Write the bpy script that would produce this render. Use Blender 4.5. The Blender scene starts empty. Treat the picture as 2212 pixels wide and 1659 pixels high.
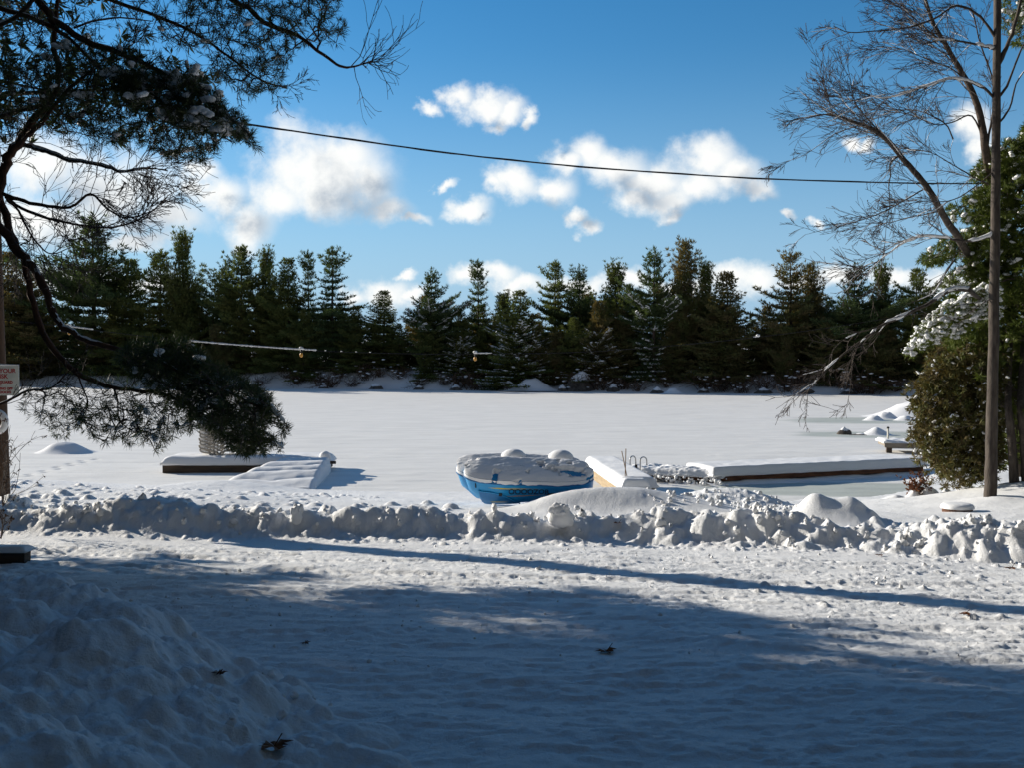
import bpy, math, random
import numpy as np
from mathutils import Vector, Matrix, Euler
PI = math.pi
S = bpy.context.scene
COL = S.collection
R = np.random.default_rng(7)

# ------------------------------------------------------------------ camera
EYE = 3.6
FOC = 2216.0            # focal length in pixels of a 2212 x 1659 picture
PITCH = math.atan((829.5 - 780.0) / FOC)
cd = bpy.data.cameras.new('camera'); cam = bpy.data.objects.new('camera', cd); COL.objects.link(cam)
cam.location = (0, 0, EYE); cam.rotation_euler = (PI / 2 - PITCH, 0, 0)
cd.sensor_width = 36.0; cd.lens = 36.0 * FOC / 2212.0
cd.clip_start = 0.05; cd.clip_end = 3000
S.camera = cam
_cp, _sp = math.cos(PITCH), math.sin(PITCH)
def P(px, py, D):
    """point at forward distance D (world Y) seen at this place of the photograph"""
    a = (np.asarray(px, float) - 1106.0) / FOC; b = (829.5 - np.asarray(py, float)) / FOC
    dy = _cp + b * _sp; dz = b * _cp - _sp
    D = np.asarray(D, float)
    return np.stack(np.broadcast_arrays(a / dy * D, D, EYE + dz / dy * D), -1)

# ------------------------------------------------------------------ world, sun, exposure
SUN_EL = math.radians(18.0)
SUN_AZ = math.radians(57.0)          # to the left of straight ahead
sun_dir = Vector((-math.sin(SUN_AZ) * math.cos(SUN_EL), math.cos(SUN_AZ) * math.cos(SUN_EL), math.sin(SUN_EL)))
sd = bpy.data.lights.new('sun', 'SUN'); sd.energy = 4.4; sd.angle = math.radians(0.5); sd.color = (1.0, 0.925, 0.79)
so = bpy.data.objects.new('sun', sd); COL.objects.link(so); so.location = (-30, 20, 30)
so.rotation_euler = (-sun_dir).to_track_quat('-Z', 'Y').to_euler()
S.view_settings.view_transform = 'Standard'; S.view_settings.look = 'None'
S.view_settings.exposure = 0.68; S.view_settings.gamma = 1.0

W = bpy.data.worlds.new('World'); S.world = W; W.use_nodes = True
nt = W.node_tree; nt.nodes.clear()
def wn(t, **k):
    n = nt.nodes.new(t)
    for a, v in k.items(): setattr(n, a, v)
    return n
def wl(a, b): nt.links.new(a, b)
out = wn('ShaderNodeOutputWorld'); bg = wn('ShaderNodeBackground'); wl(bg.outputs[0], out.inputs[0])
bg.inputs[1].default_value = 0.085
sky = wn('ShaderNodeTexSky'); sky.sky_type = 'NISHITA'; sky.sun_disc = False
sky.sun_elevation = SUN_EL; sky.sun_rotation = -SUN_AZ
sky.altitude = 300; sky.air_density = 1.0; sky.dust_density = 0.0; sky.ozone_density = 2.2
hsv = wn('ShaderNodeHueSaturation'); hsv.inputs['Saturation'].default_value = 1.38; hsv.inputs['Value'].default_value = 0.95
wl(sky.outputs[0], hsv.inputs['Color'])
tc = wn('ShaderNodeTexCoord'); sep = wn('ShaderNodeSeparateXYZ'); wl(tc.outputs['Generated'], sep.inputs[0])
def wm(op, a, b=None, c=None, clamp=False):
    n = wn('ShaderNodeMath', operation=op); n.use_clamp = clamp
    for i, v in enumerate((a, b, c)):
        if v is None: continue
        if isinstance(v, (int, float)): n.inputs[i].default_value = v
        else: wl(v, n.inputs[i])
    return n.outputs[0]
ysafe = wm('MAXIMUM', sep.outputs[1], 0.02)
cu = wm('DIVIDE', sep.outputs[0], ysafe); cv = wm('DIVIDE', sep.outputs[2], ysafe)
comb = wn('ShaderNodeCombineXYZ'); wl(cu, comb.inputs[0]); wl(cv, comb.inputs[1])
CLOUDS = [  # cx, cy, rx, ry in photograph pixels, only used to name directions of the sky
 (705,375,155,92), (660,350,105,85),(745,325,85,70),(785,400,75,75),(610,420,75,60),(700,420,95,60),(830,445,65,38),(890,472,36,17),
 (540,480,70,55),(470,420,65,55),(440,370,45,30),(350,470,110,45),(230,400,180,90),(90,350,130,75),(300,520,85,28),(90,480,140,60),(530,520,35,15),
 (985,200,36,26),(1045,220,70,30),(1095,235,45,25),(1145,255,20,18),(930,232,24,16),(1065,255,28,22),
 (1270,330,60,48),(1330,350,75,45),(1410,385,85,45),(1220,345,45,30),(1110,400,58,40),(1190,405,55,40),(1060,410,35,24),(1370,425,60,30),(1450,425,60,34),(1520,355,80,55),(1580,390,75,48),(1640,425,42,24),(1500,400,80,40),
 (1010,455,52,24),(965,402,20,14),(1240,465,26,20),(1262,490,24,22),(1455,452,28,20),(1835,303,32,20),(1870,315,30,15),(2090,270,55,45),(2110,310,40,40),
 (1765,480,20,12),(1705,468,20,10),
 (830,632,70,30),(760,640,40,22),(895,635,40,16),(875,597,22,10),(1010,600,55,26),(1070,602,60,30),(1130,620,60,25),(1250,625,90,18),(1350,605,60,25),(1570,605,75,30),(1640,612,60,36),(1470,620,90,25),(1800,598,60,28),(1730,620,60,22),(1920,600,80,26),(2050,610,80,30),
 (150,600,140,40),(330,610,80,30)]
def cloud_field(shift):
    nz = wn('ShaderNodeTexNoise'); nz.inputs['Scale'].default_value = 13.0; nz.inputs['Detail'].default_value = 7.0; nz.inputs['Roughness'].default_value = 0.6
    base = wn('ShaderNodeVectorMath', operation='ADD'); wl(comb.outputs[0], base.inputs[0]); base.inputs[1].default_value = shift
    wl(base.outputs[0], nz.inputs['Vector'])
    nc = wn('ShaderNodeVectorMath', operation='MULTIPLY_ADD'); wl(nz.outputs['Color'], nc.inputs[0])
    nc.inputs[1].default_value = (0.066, 0.066, 0); nc.inputs[2].default_value = (-0.033, -0.033, 0)
    ad = wn('ShaderNodeVectorMath', operation='ADD'); wl(base.outputs[0], ad.inputs[0]); wl(nc.outputs[0], ad.inputs[1])
    cur = None
    for (cx, cy, rx, ry) in CLOUDS:
        sx, sy = FOC / rx, FOC / ry
        ux, uy = (cx - 1106) / FOC, (780 - cy) / FOC
        m = wn('ShaderNodeVectorMath', operation='MULTIPLY_ADD'); wl(ad.outputs[0], m.inputs[0])
        m.inputs[1].default_value = (sx, sy, 0); m.inputs[2].default_value = (-ux * sx, -uy * sy, 0)
        l = wn('ShaderNodeVectorMath', operation='LENGTH'); wl(m.outputs[0], l.inputs[0])
        if cur is None: cur = l.outputs['Value']
        else:
            n = wn('ShaderNodeMath', operation='SMOOTH_MIN'); wl(cur, n.inputs[0]); wl(l.outputs['Value'], n.inputs[1]); n.inputs[2].default_value = 0.25
            cur = n.outputs[0]
    n2 = wn('ShaderNodeTexNoise'); n2.inputs['Scale'].default_value = 26.0; n2.inputs['Detail'].default_value = 9.0; n2.inputs['Roughness'].default_value = 0.60
    wl(base.outputs[0], n2.inputs['Vector'])
    d = wm('SUBTRACT', 1.36, cur)
    return wm('ADD', d, wm('MULTIPLY', wm('SUBTRACT', n2.outputs['Fac'], 0.5), 1.3))
f0 = cloud_field((0, 0, 0))
f1 = cloud_field((-0.036, 0.030, 0))       # the same field a little towards the sun: what lies between cloud and sun
mr = wn('ShaderNodeMapRange'); mr.interpolation_type = 'SMOOTHSTEP'; wl(f0, mr.inputs[0]); mr.inputs[1].default_value = 0.05; mr.inputs[2].default_value = 1.15
ms = wn('ShaderNodeMapRange'); ms.interpolation_type = 'SMOOTHSTEP'; wl(f1, ms.inputs[0]); ms.inputs[1].default_value = 0.40; ms.inputs[2].default_value = 1.5
front = wm('MULTIPLY', mr.outputs[0], wm('GREATER_THAN', sep.outputs[1], 0.05))
front = wm('MULTIPLY', front, 0.96)
cm = wn('ShaderNodeMix', data_type='RGBA'); wl(ms.outputs[0], cm.inputs['Factor'])
cm.inputs[6].default_value = (7.6, 7.6, 7.4, 1); cm.inputs[7].default_value = (3.0, 3.5, 4.1, 1)
hz = wn('ShaderNodeMapRange'); hz.interpolation_type = 'SMOOTHSTEP'; wl(sep.outputs[2], hz.inputs[0]); hz.inputs[1].default_value = 0.30; hz.inputs[2].default_value = -0.05; hz.inputs[3].default_value = 0.0; hz.inputs[4].default_value = 1.0
hm = wn('ShaderNodeMix', data_type='RGBA'); wl(hz.outputs[0], hm.inputs['Factor']); wl(hsv.outputs[0], hm.inputs[6]); hm.inputs[7].default_value = (2.25, 3.75, 5.7, 1)
mx = wn('ShaderNodeMix', data_type='RGBA'); wl(front, mx.inputs['Factor'])
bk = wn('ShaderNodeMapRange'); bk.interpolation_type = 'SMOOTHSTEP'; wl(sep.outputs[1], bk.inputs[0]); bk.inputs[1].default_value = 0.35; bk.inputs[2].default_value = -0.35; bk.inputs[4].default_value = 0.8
vb = wn('ShaderNodeMix', data_type='RGBA'); wl(bk.outputs[0], vb.inputs['Factor']); wl(hm.outputs[2], vb.inputs[6]); vb.inputs[7].default_value = (0.98, 1.08, 1.30, 1)   # grey added to unseen sky overhead and behind to dim and neutralise ambient light
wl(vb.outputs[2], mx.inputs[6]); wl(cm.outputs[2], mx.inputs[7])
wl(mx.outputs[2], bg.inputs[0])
W.cycles.sampling_method = 'MANUAL'; W.cycles.sample_map_resolution = 512

# ------------------------------------------------------------------ materials
def mat(name, col, rough=0.8, col2=None, nscale=8.0, bump=0.0, bscale=30.0, metal=0.0, spec=0.3, stretch=(1, 1, 1), lo=0.35, hi=0.65, trans=0.0):
    m = bpy.data.materials.new(name); m.use_nodes = True
    t = m.node_tree; b = t.nodes['Principled BSDF']
    b.inputs['Roughness'].default_value = rough; b.inputs['Metallic'].default_value = metal
    b.inputs['Specular IOR Level'].default_value = spec
    b.inputs['Base Color'].default_value = (*col, 1)
    c = t.nodes.new('ShaderNodeTexCoord'); mp = t.nodes.new('ShaderNodeMapping'); mp.inputs['Scale'].default_value = stretch
    t.links.new(c.outputs['Object'], mp.inputs[0])
    if col2 is not None:
        n = t.nodes.new('ShaderNodeTexNoise'); n.inputs['Scale'].default_value = nscale; n.inputs['Detail'].default_value = 5
        r = t.nodes.new('ShaderNodeMapRange'); r.inputs[1].default_value = lo; r.inputs[2].default_value = hi
        x = t.nodes.new('ShaderNodeMix'); x.data_type = 'RGBA'
        x.inputs[6].default_value = (*col, 1); x.inputs[7].default_value = (*col2, 1)
        t.links.new(mp.outputs[0], n.inputs['Vector']); t.links.new(n.outputs['Fac'], r.inputs[0]); t.links.new(r.outputs[0], x.inputs['Factor'])
        t.links.new(x.outputs[2], b.inputs['Base Color'])
    if bump > 0:
        n = t.nodes.new('ShaderNodeTexNoise'); n.inputs['Scale'].default_value = bscale; n.inputs['Detail'].default_value = 5
        u = t.nodes.new('ShaderNodeBump'); u.inputs['Strength'].default_value = 1.0; u.inputs['Distance'].default_value = bump
        t.links.new(mp.outputs[0], n.inputs['Vector']); t.links.new(n.outputs['Fac'], u.inputs['Height']); t.links.new(u.outputs[0], b.inputs['Normal'])
    if trans > 0:
        o = t.nodes['Material Output']; tr = t.nodes.new('ShaderNodeBsdfTranslucent'); ms_ = t.nodes.new('ShaderNodeMixShader')
        tr.inputs[0].default_value = (col[0] * 2.2, col[1] * 2.0, col[2] * 1.0, 1); ms_.inputs[0].default_value = trans
        t.links.new(b.outputs[0], ms_.inputs[1]); t.links.new(tr.outputs[0], ms_.inputs[2]); t.links.new(ms_.outputs[0], o.inputs[0])
    return m
M = {}
M['snow'] = mat('snow', (0.83, 0.83, 0.84), 0.75, (0.88, 0.88, 0.885), 3.0, 0.006, 45.0, spec=0.25)
M['snow_soft'] = mat('settled_snow', (0.86, 0.86, 0.87), 0.75, None, bump=0.006, bscale=16.0, spec=0.2)
M['bark_red'] = mat('pine_bark', (0.05, 0.022, 0.014), 0.9, (0.10, 0.045, 0.025), 14, 0.012, 40, stretch=(1, 1, .4))
M['bark_grey'] = mat('grey_bark', (0.045, 0.035, 0.030), 0.9, (0.095, 0.078, 0.064), 16, 0.012, 45, stretch=(1, 1, .25))
M['bark_dark'] = mat('dark_bark', (0.05, 0.037, 0.028), 0.9, (0.09, 0.065, 0.05), 12, 0.01, 40)
M['twig'] = mat('twig_bark', (0.055, 0.042, 0.036), 0.85, (0.10, 0.08, 0.07), 9)
M['needle'] = mat('near_needles', (0.020, 0.038, 0.014), 0.6, (0.065, 0.075, 0.020), 5, spec=0.3, trans=0.15)
M['needle_far'] = mat('far_needles', (0.080, 0.110, 0.036), 0.75, (0.140, 0.140, 0.045), 0.6, spec=0.15, trans=0.22)
M['needle_dark'] = mat('dark_needles', (0.050, 0.080, 0.034), 0.75, (0.090, 0.110, 0.042), 0.6, spec=0.15, trans=0.20)
M['needle_brown'] = mat('brownish_needles', (0.135, 0.105, 0.050), 0.75, (0.090, 0.115, 0.040), 0.7, spec=0.15, trans=0.20)
M['hemlock'] = mat('hemlock_needles', (0.060, 0.088, 0.016), 0.7, (0.120, 0.145, 0.028), 2.5, spec=0.2, trans=0.15)
M['cedar'] = mat('cedar_sprays', (0.125, 0.095, 0.045), 0.8, (0.08, 0.10, 0.03), 3, spec=0.15, trans=0.1)
M['dead_leaf'] = mat('dead_leaf', (0.12, 0.045, 0.02), 0.8, (0.20, 0.08, 0.03), 9)
M['wood_dark'] = mat('dark_wet_wood', (0.045, 0.035, 0.028), 0.8, (0.09, 0.06, 0.04), 6, 0.004, 30, stretch=(.3, 1, 3))
M['wood_red'] = mat('reddish_timber', (0.08, 0.035, 0.020), 0.8, (0.17, 0.075, 0.04), 5, 0.004, 30, stretch=(.3, 1, 3))
M['wood_yellow'] = mat('yellow_timber', (0.30, 0.21, 0.12), 0.7, (0.42, 0.32, 0.19), 5, 0.004, 30, stretch=(1, .3, 3))
M['wood_grey'] = mat('weathered_grey_board', (0.20, 0.17, 0.14), 0.8, (0.30, 0.26, 0.21), 5, 0.004, 30, stretch=(.3, 1, 3))
M['steel'] = mat('galvanised_tube', (0.35, 0.35, 0.36), 0.4, metal=0.9)
M['stick'] = mat('thin_stake', (0.22, 0.14, 0.08), 0.7)
M['white_pvc'] = mat('white_pipe', (0.62, 0.60, 0.52), 0.5)
M['black'] = mat('black_rubber', (0.02, 0.02, 0.02), 0.6)
M['blue'] = mat('blue_plastic', (0.006, 0.25, 0.56), 0.38, (0.01, 0.30, 0.62), 2.0, spec=0.5)
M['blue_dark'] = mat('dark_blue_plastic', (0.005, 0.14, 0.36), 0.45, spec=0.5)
M['yellow'] = mat('yellow_decal', (0.62, 0.48, 0.06), 0.5)
M['decal_dark'] = mat('dark_decal', (0.02, 0.03, 0.06), 0.5)
M['decal_tan'] = mat('tan_decal', (0.50, 0.30, 0.16), 0.5)
M['sign'] = mat('white_painted_sign', (0.70, 0.72, 0.68), 0.5, (0.60, 0.62, 0.58), 6)
M['red'] = mat('red_lettering', (0.42, 0.03, 0.035), 0.6)
M['pole'] = mat('weathered_pole', (0.055, 0.032, 0.020), 0.9, (0.10, 0.06, 0.038), 6, 0.006, 30, stretch=(1, 1, .15))
M['cable'] = mat('black_cable', (0.012, 0.012, 0.014), 0.5)
M['ring'] = mat('white_life_ring', (0.78, 0.78, 0.78), 0.5)
M['rope'] = mat('dark_rope', (0.12, 0.04, 0.03), 0.8)
M['chair'] = mat('resin_lounger', (0.42, 0.38, 0.33), 0.6)
M['rock'] = mat('dark_rock', (0.06, 0.05, 0.045), 0.85, (0.14, 0.12, 0.10), 3, 0.02, 12)
M['brush'] = mat('bare_brush', (0.09, 0.055, 0.035), 0.9, (0.14, 0.09, 0.06), 4)
M['amber'] = mat('amber_bulb', (0.70, 0.33, 0.04), 0.25, spec=0.6)

def snow_ground():
    m = bpy.data.materials.new('ground_snow'); m.use_nodes = True; t = m.node_tree; b = t.nodes['Principled BSDF']
    b.inputs['Roughness'].default_value = 0.7; b.inputs['Specular IOR Level'].default_value = 0.25
    g = t.nodes.new('ShaderNodeNewGeometry')
    n1 = t.nodes.new('ShaderNodeTexNoise'); n1.inputs['Scale'].default_value = 30; n1.inputs['Detail'].default_value = 9; n1.inputs['Roughness'].default_value = 0.72
    t.links.new(g.outputs['Position'], n1.inputs['Vector'])
    u = t.nodes.new('ShaderNodeBump'); u.inputs['Distance'].default_value = 0.017; u.inputs['Strength'].default_value = 1
    t.links.new(n1.outputs['Fac'], u.inputs['Height']); t.links.new(u.outputs[0], b.inputs['Normal'])
    n2 = t.nodes.new('ShaderNodeTexNoise'); n2.inputs['Scale'].default_value = 1.4; n2.inputs['Detail'].default_value = 5
    t.links.new(g.outputs['Position'], n2.inputs['Vector'])
    x = t.nodes.new('ShaderNodeMix'); x.data_type = 'RGBA'; t.links.new(n2.outputs['Fac'], x.inputs['Factor'])
    x.inputs[6].default_value = (0.80, 0.80, 0.81, 1); x.inputs[7].default_value = (0.86, 0.86, 0.865, 1)
    t.links.new(x.outputs[2], b.inputs['Base Color'])
    return m
M['ground'] = snow_ground()
def lake_mat():
    m = bpy.data.materials.new('lake_snow_and_ice'); m.use_nodes = True; t = m.node_tree; b = t.nodes['Principled BSDF']
    b.inputs['Roughness'].default_value = 0.65; b.inputs['Specular IOR Level'].default_value = 0.25
    g = t.nodes.new('ShaderNodeNewGeometry')
    mp = t.nodes.new('ShaderNodeMapping'); mp.inputs['Scale'].default_value = (0.16, 0.5, 1); t.links.new(g.outputs['Position'], mp.inputs[0])
    n1 = t.nodes.new('ShaderNodeTexNoise'); n1.inputs['Scale'].default_value = 1.0; n1.inputs['Detail'].default_value = 6
    t.links.new(mp.outputs[0], n1.inputs['Vector'])
    # bare grey-green ice: swept patches near the docks and the rocks
    def patch(cx, cy, rx, ry):
        v = t.nodes.new('ShaderNodeVectorMath'); v.operation = 'MULTIPLY_ADD'; t.links.new(g.outputs['Position'], v.inputs[0])
        v.inputs[1].default_value = (1 / rx, 1 / ry, 0); v.inputs[2].default_value = (-cx / rx, -cy / ry, 0)
        l = t.nodes.new('ShaderNodeVectorMath'); l.operation = 'LENGTH'; t.links.new(v.outputs[0], l.inputs[0]); return l.outputs['Value']
    a = patch(9.4, 28.6, 5.2, 1.5)
    for q in ((18, 50, 4, 2.5), (21, 62, 5, 3)):
        p = patch(*q); n = t.nodes.new('ShaderNodeMath'); n.operation = 'MINIMUM'; t.links.new(a, n.inputs[0]); t.links.new(p, n.inputs[1]); a = n.outputs[0]
    s = t.nodes.new('ShaderNodeMath'); s.operation = 'MULTIPLY_ADD'; t.links.new(n1.outputs['Fac'], s.inputs[0]); s.inputs[1].default_value = 1.7; t.links.new(a, s.inputs[2])
    r = t.nodes.new('ShaderNodeMapRange'); r.interpolation_type = 'SMOOTHSTEP'; t.links.new(s.outputs[0], r.inputs[0]); r.inputs[1].default_value = 1.55; r.inputs[2].default_value = 2.0
    x = t.nodes.new('ShaderNodeMix'); x.data_type = 'RGBA'; t.links.new(r.outputs[0], x.inputs['Factor'])
    x.inputs[6].default_value = (0.52, 0.55, 0.51, 1); x.inputs[7].default_value = (0.84, 0.825, 0.80, 1)
    n3 = t.nodes.new('ShaderNodeTexNoise'); n3.inputs['Scale'].default_value = 2.6; n3.inputs['Detail'].default_value = 4
    t.links.new(mp.outputs[0], n3.inputs['Vector'])
    r3 = t.nodes.new('ShaderNodeMapRange'); t.links.new(n3.outputs['Fac'], r3.inputs[0]); r3.inputs[3].default_value = 0.80; r3.inputs[4].default_value = 1.10
    x3 = t.nodes.new('ShaderNodeVectorMath'); x3.operation = 'SCALE'; t.links.new(x.outputs[2], x3.inputs[0]); t.links.new(r3.outputs[0], x3.inputs['Scale'])
    t.links.new(x3.outputs[0], b.inputs['Base Color'])
    n2 = t.nodes.new('ShaderNodeTexNoise'); n2.inputs['Scale'].default_value = 14; n2.inputs['Detail'].default_value = 4
    t.links.new(g.outputs['Position'], n2.inputs['Vector'])
    u = t.nodes.new('ShaderNodeBump'); u.inputs['Distance'].default_value = 0.008; t.links.new(n2.outputs['Fac'], u.inputs['Height']); t.links.new(u.outputs[0], b.inputs['Normal'])
    return m
M['lake'] = lake_mat()

# ------------------------------------------------------------------ mesh helpers
def mk(name, V, faces_flat, sizes, m, parent=None, smooth=True, local=False):
    V = np.ascontiguousarray(V, dtype=np.float32)
    if parent is not None and not local:
        o = np.zeros(3); p = parent
        while p is not None: o += np.array(p.location); p = p.parent
        V = V - o.astype(np.float32)
    me = bpy.data.meshes.new(name)
    me.vertices.add(len(V)); me.vertices.foreach_set('co', V.ravel())
    ff = np.ascontiguousarray(faces_flat, dtype=np.int32); sz = np.ascontiguousarray(sizes, dtype=np.int32)
    me.loops.add(len(ff)); me.loops.foreach_set('vertex_index', ff)
    st = np.zeros(len(sz), dtype=np.int32); st[1:] = np.cumsum(sz)[:-1]
    me.polygons.add(len(sz)); me.polygons.foreach_set('loop_start', st)
    me.polygons.foreach_set('use_smooth', np.full(len(sz), smooth, dtype=bool))
    me.update(calc_edges=True); me.validate()
    if m is not None: me.materials.append(m)
    ob = bpy.data.objects.new(name, me); COL.objects.link(ob)
    if parent is not None: ob.parent = parent
    if parent is not None and name in ('snow', 'snow_clumps', 'snow_crust', 'twigs', 'seed_heads'): ob['kind'] = 'stuff'
    return ob
class MB:
    def __init__(s): s.v = []; s.f = []; s.z = []; s.n = 0
    def add(s, V, F):
        V = np.asarray(V, float).reshape(-1, 3); F = np.asarray(F, int)
        s.v.append(V); s.f.append((F + s.n).ravel()); s.z.append(np.full(len(F), F.shape[1])); s.n += len(V)
    def tris(s, T):
        T = np.asarray(T, float).reshape(-1, 3, 3); s.add(T.reshape(-1, 3), np.arange(len(T) * 3).reshape(-1, 3))
    def tube(s, pts, r, k=5, cap=False):
        p = np.asarray(pts, float); n = len(p); r = np.broadcast_to(np.asarray(r, float), (n,))
        t = np.gradient(p, axis=0); t /= np.linalg.norm(t, axis=1)[:, None] + 1e-9
        ref = np.array([0.31, 0.2, 0.93]) if abs(t.mean(0)[2]) < 0.85 else np.array([0.95, 0.3, 0.1])
        a = np.cross(t, ref); a /= np.linalg.norm(a, axis=1)[:, None] + 1e-9; b = np.cross(t, a)
        th = np.arange(k) * 2 * PI / k
        V = p[:, None] + r[:, None, None] * (np.cos(th)[None, :, None] * a[:, None] + np.sin(th)[None, :, None] * b[:, None])
        i = np.arange(n - 1)[:, None] * k; j = np.arange(k)[None]; j2 = (j + 1) % k
        F = np.stack([i + j, i + j2, i + k + j2, i + k + j], -1).reshape(-1, 4)
        base = s.n
        s.add(V.reshape(-1, 3), F)
        if cap:
            s.f.append(base + np.arange(k)[::-1]); s.z.append(np.array([k]))
            s.f.append(base + (n - 1) * k + np.arange(k)); s.z.append(np.array([k]))
    def box(s, c, size, rot=0.0, tilt=0.0):
        x, y, z = [q / 2 for q in size]
        V = np.array([(a * x, b * y, d * z) for a in (-1, 1) for b in (-1, 1) for d in (-1, 1)])
        ca, sa = math.cos(tilt), math.sin(tilt); V = V @ np.array([[ca, 0, -sa], [0, 1, 0], [sa, 0, ca]]).T
        ca, sa = math.cos(rot), math.sin(rot); V = V @ np.array([[ca, -sa, 0], [sa, ca, 0], [0, 0, 1]]).T
        s.add(V + np.asarray(c, float), [(0, 1, 3, 2), (4, 6, 7, 5), (0, 4, 5, 1), (2, 3, 7, 6), (0, 2, 6, 4), (1, 5, 7, 3)])
    def ball(s, c, r, k=8, lump=0.0, rng=None):
        r = np.broadcast_to(np.asarray(r, float), (3,))
        th = np.linspace(0, PI, k // 2 + 2); ph = np.arange(k) * 2 * PI / k
        V = np.stack([np.sin(th)[:, None] * np.cos(ph), np.sin(th)[:, None] * np.sin(ph), np.broadcast_to(np.cos(th)[:, None], (len(th), k))], -1)
        if lump: V = V * (1 + lump * (rng or R).standard_normal(V.shape[:2])[..., None])
        n = len(th); i = np.arange(n - 1)[:, None] * k; j = np.arange(k)[None]; j2 = (j + 1) % k
        F = np.stack([i + j, i + k + j, i + k + j2, i + j2], -1).reshape(-1, 4)
        s.add((V * r).reshape(-1, 3) + np.asarray(c, float), F)
    def grid(s, V):
        a, b = V.shape[:2]; i = np.arange(a - 1)[:, None] * b; j = np.arange(b - 1)[None]
        s.add(V.reshape(-1, 3), np.stack([i + j, i + j + 1, i + b + j + 1, i + b + j], -1).reshape(-1, 4))
    def build(s, name, m, parent=None, smooth=True, local=False):
        return mk(name, np.concatenate(s.v), np.concatenate(s.f), np.concatenate(s.z), m, parent, smooth, local)
def thing(name, label, cat, loc=(0, 0, 0), group=None):
    o = bpy.data.objects.new(name, None); COL.objects.link(o); o.location = tuple(float(q) for q in loc); o.empty_display_size = 0.2
    return tag(o, label, cat, group)
def tag(o, label, cat, group=None):
    o['label'] = label; o['category'] = cat
    if group: o['group'] = group
    return o
def struct(o, kind='structure'): o['kind'] = kind; return o
def copy_tree(o, parent=None):
    c = o.copy(); COL.objects.link(c)
    if parent is not None: c.parent = parent
    for ch in o.children: copy_tree(ch, c)
    return c

# numpy value noise
_tab = np.random.default_rng(3).random((256, 256))
def vn(x, y):
    xi = np.floor(x).astype(int); yi = np.floor(y).astype(int); fx = x - xi; fy = y - yi
    fx = fx * fx * (3 - 2 * fx); fy = fy * fy * (3 - 2 * fy)
    a = _tab[xi & 255, yi & 255]; b = _tab[(xi + 1) & 255, yi & 255]; c = _tab[xi & 255, (yi + 1) & 255]; d = _tab[(xi + 1) & 255, (yi + 1) & 255]
    return (a * (1 - fx) + b * fx) * (1 - fy) + (c * (1 - fx) + d * fx) * fy - 0.5
def fbm(x, y, o=4, g=0.5):
    s = 0; a = 1
    for k in range(o): s = s + a * vn(x * 2 ** k + 17.3 * k, y * 2 ** k + 31.7 * k); a *= g
    return s
def sstep(a, b, x): t = np.clip((x - a) / (b - a), 0, 1); return t * t * (3 - 2 * t)

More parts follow.
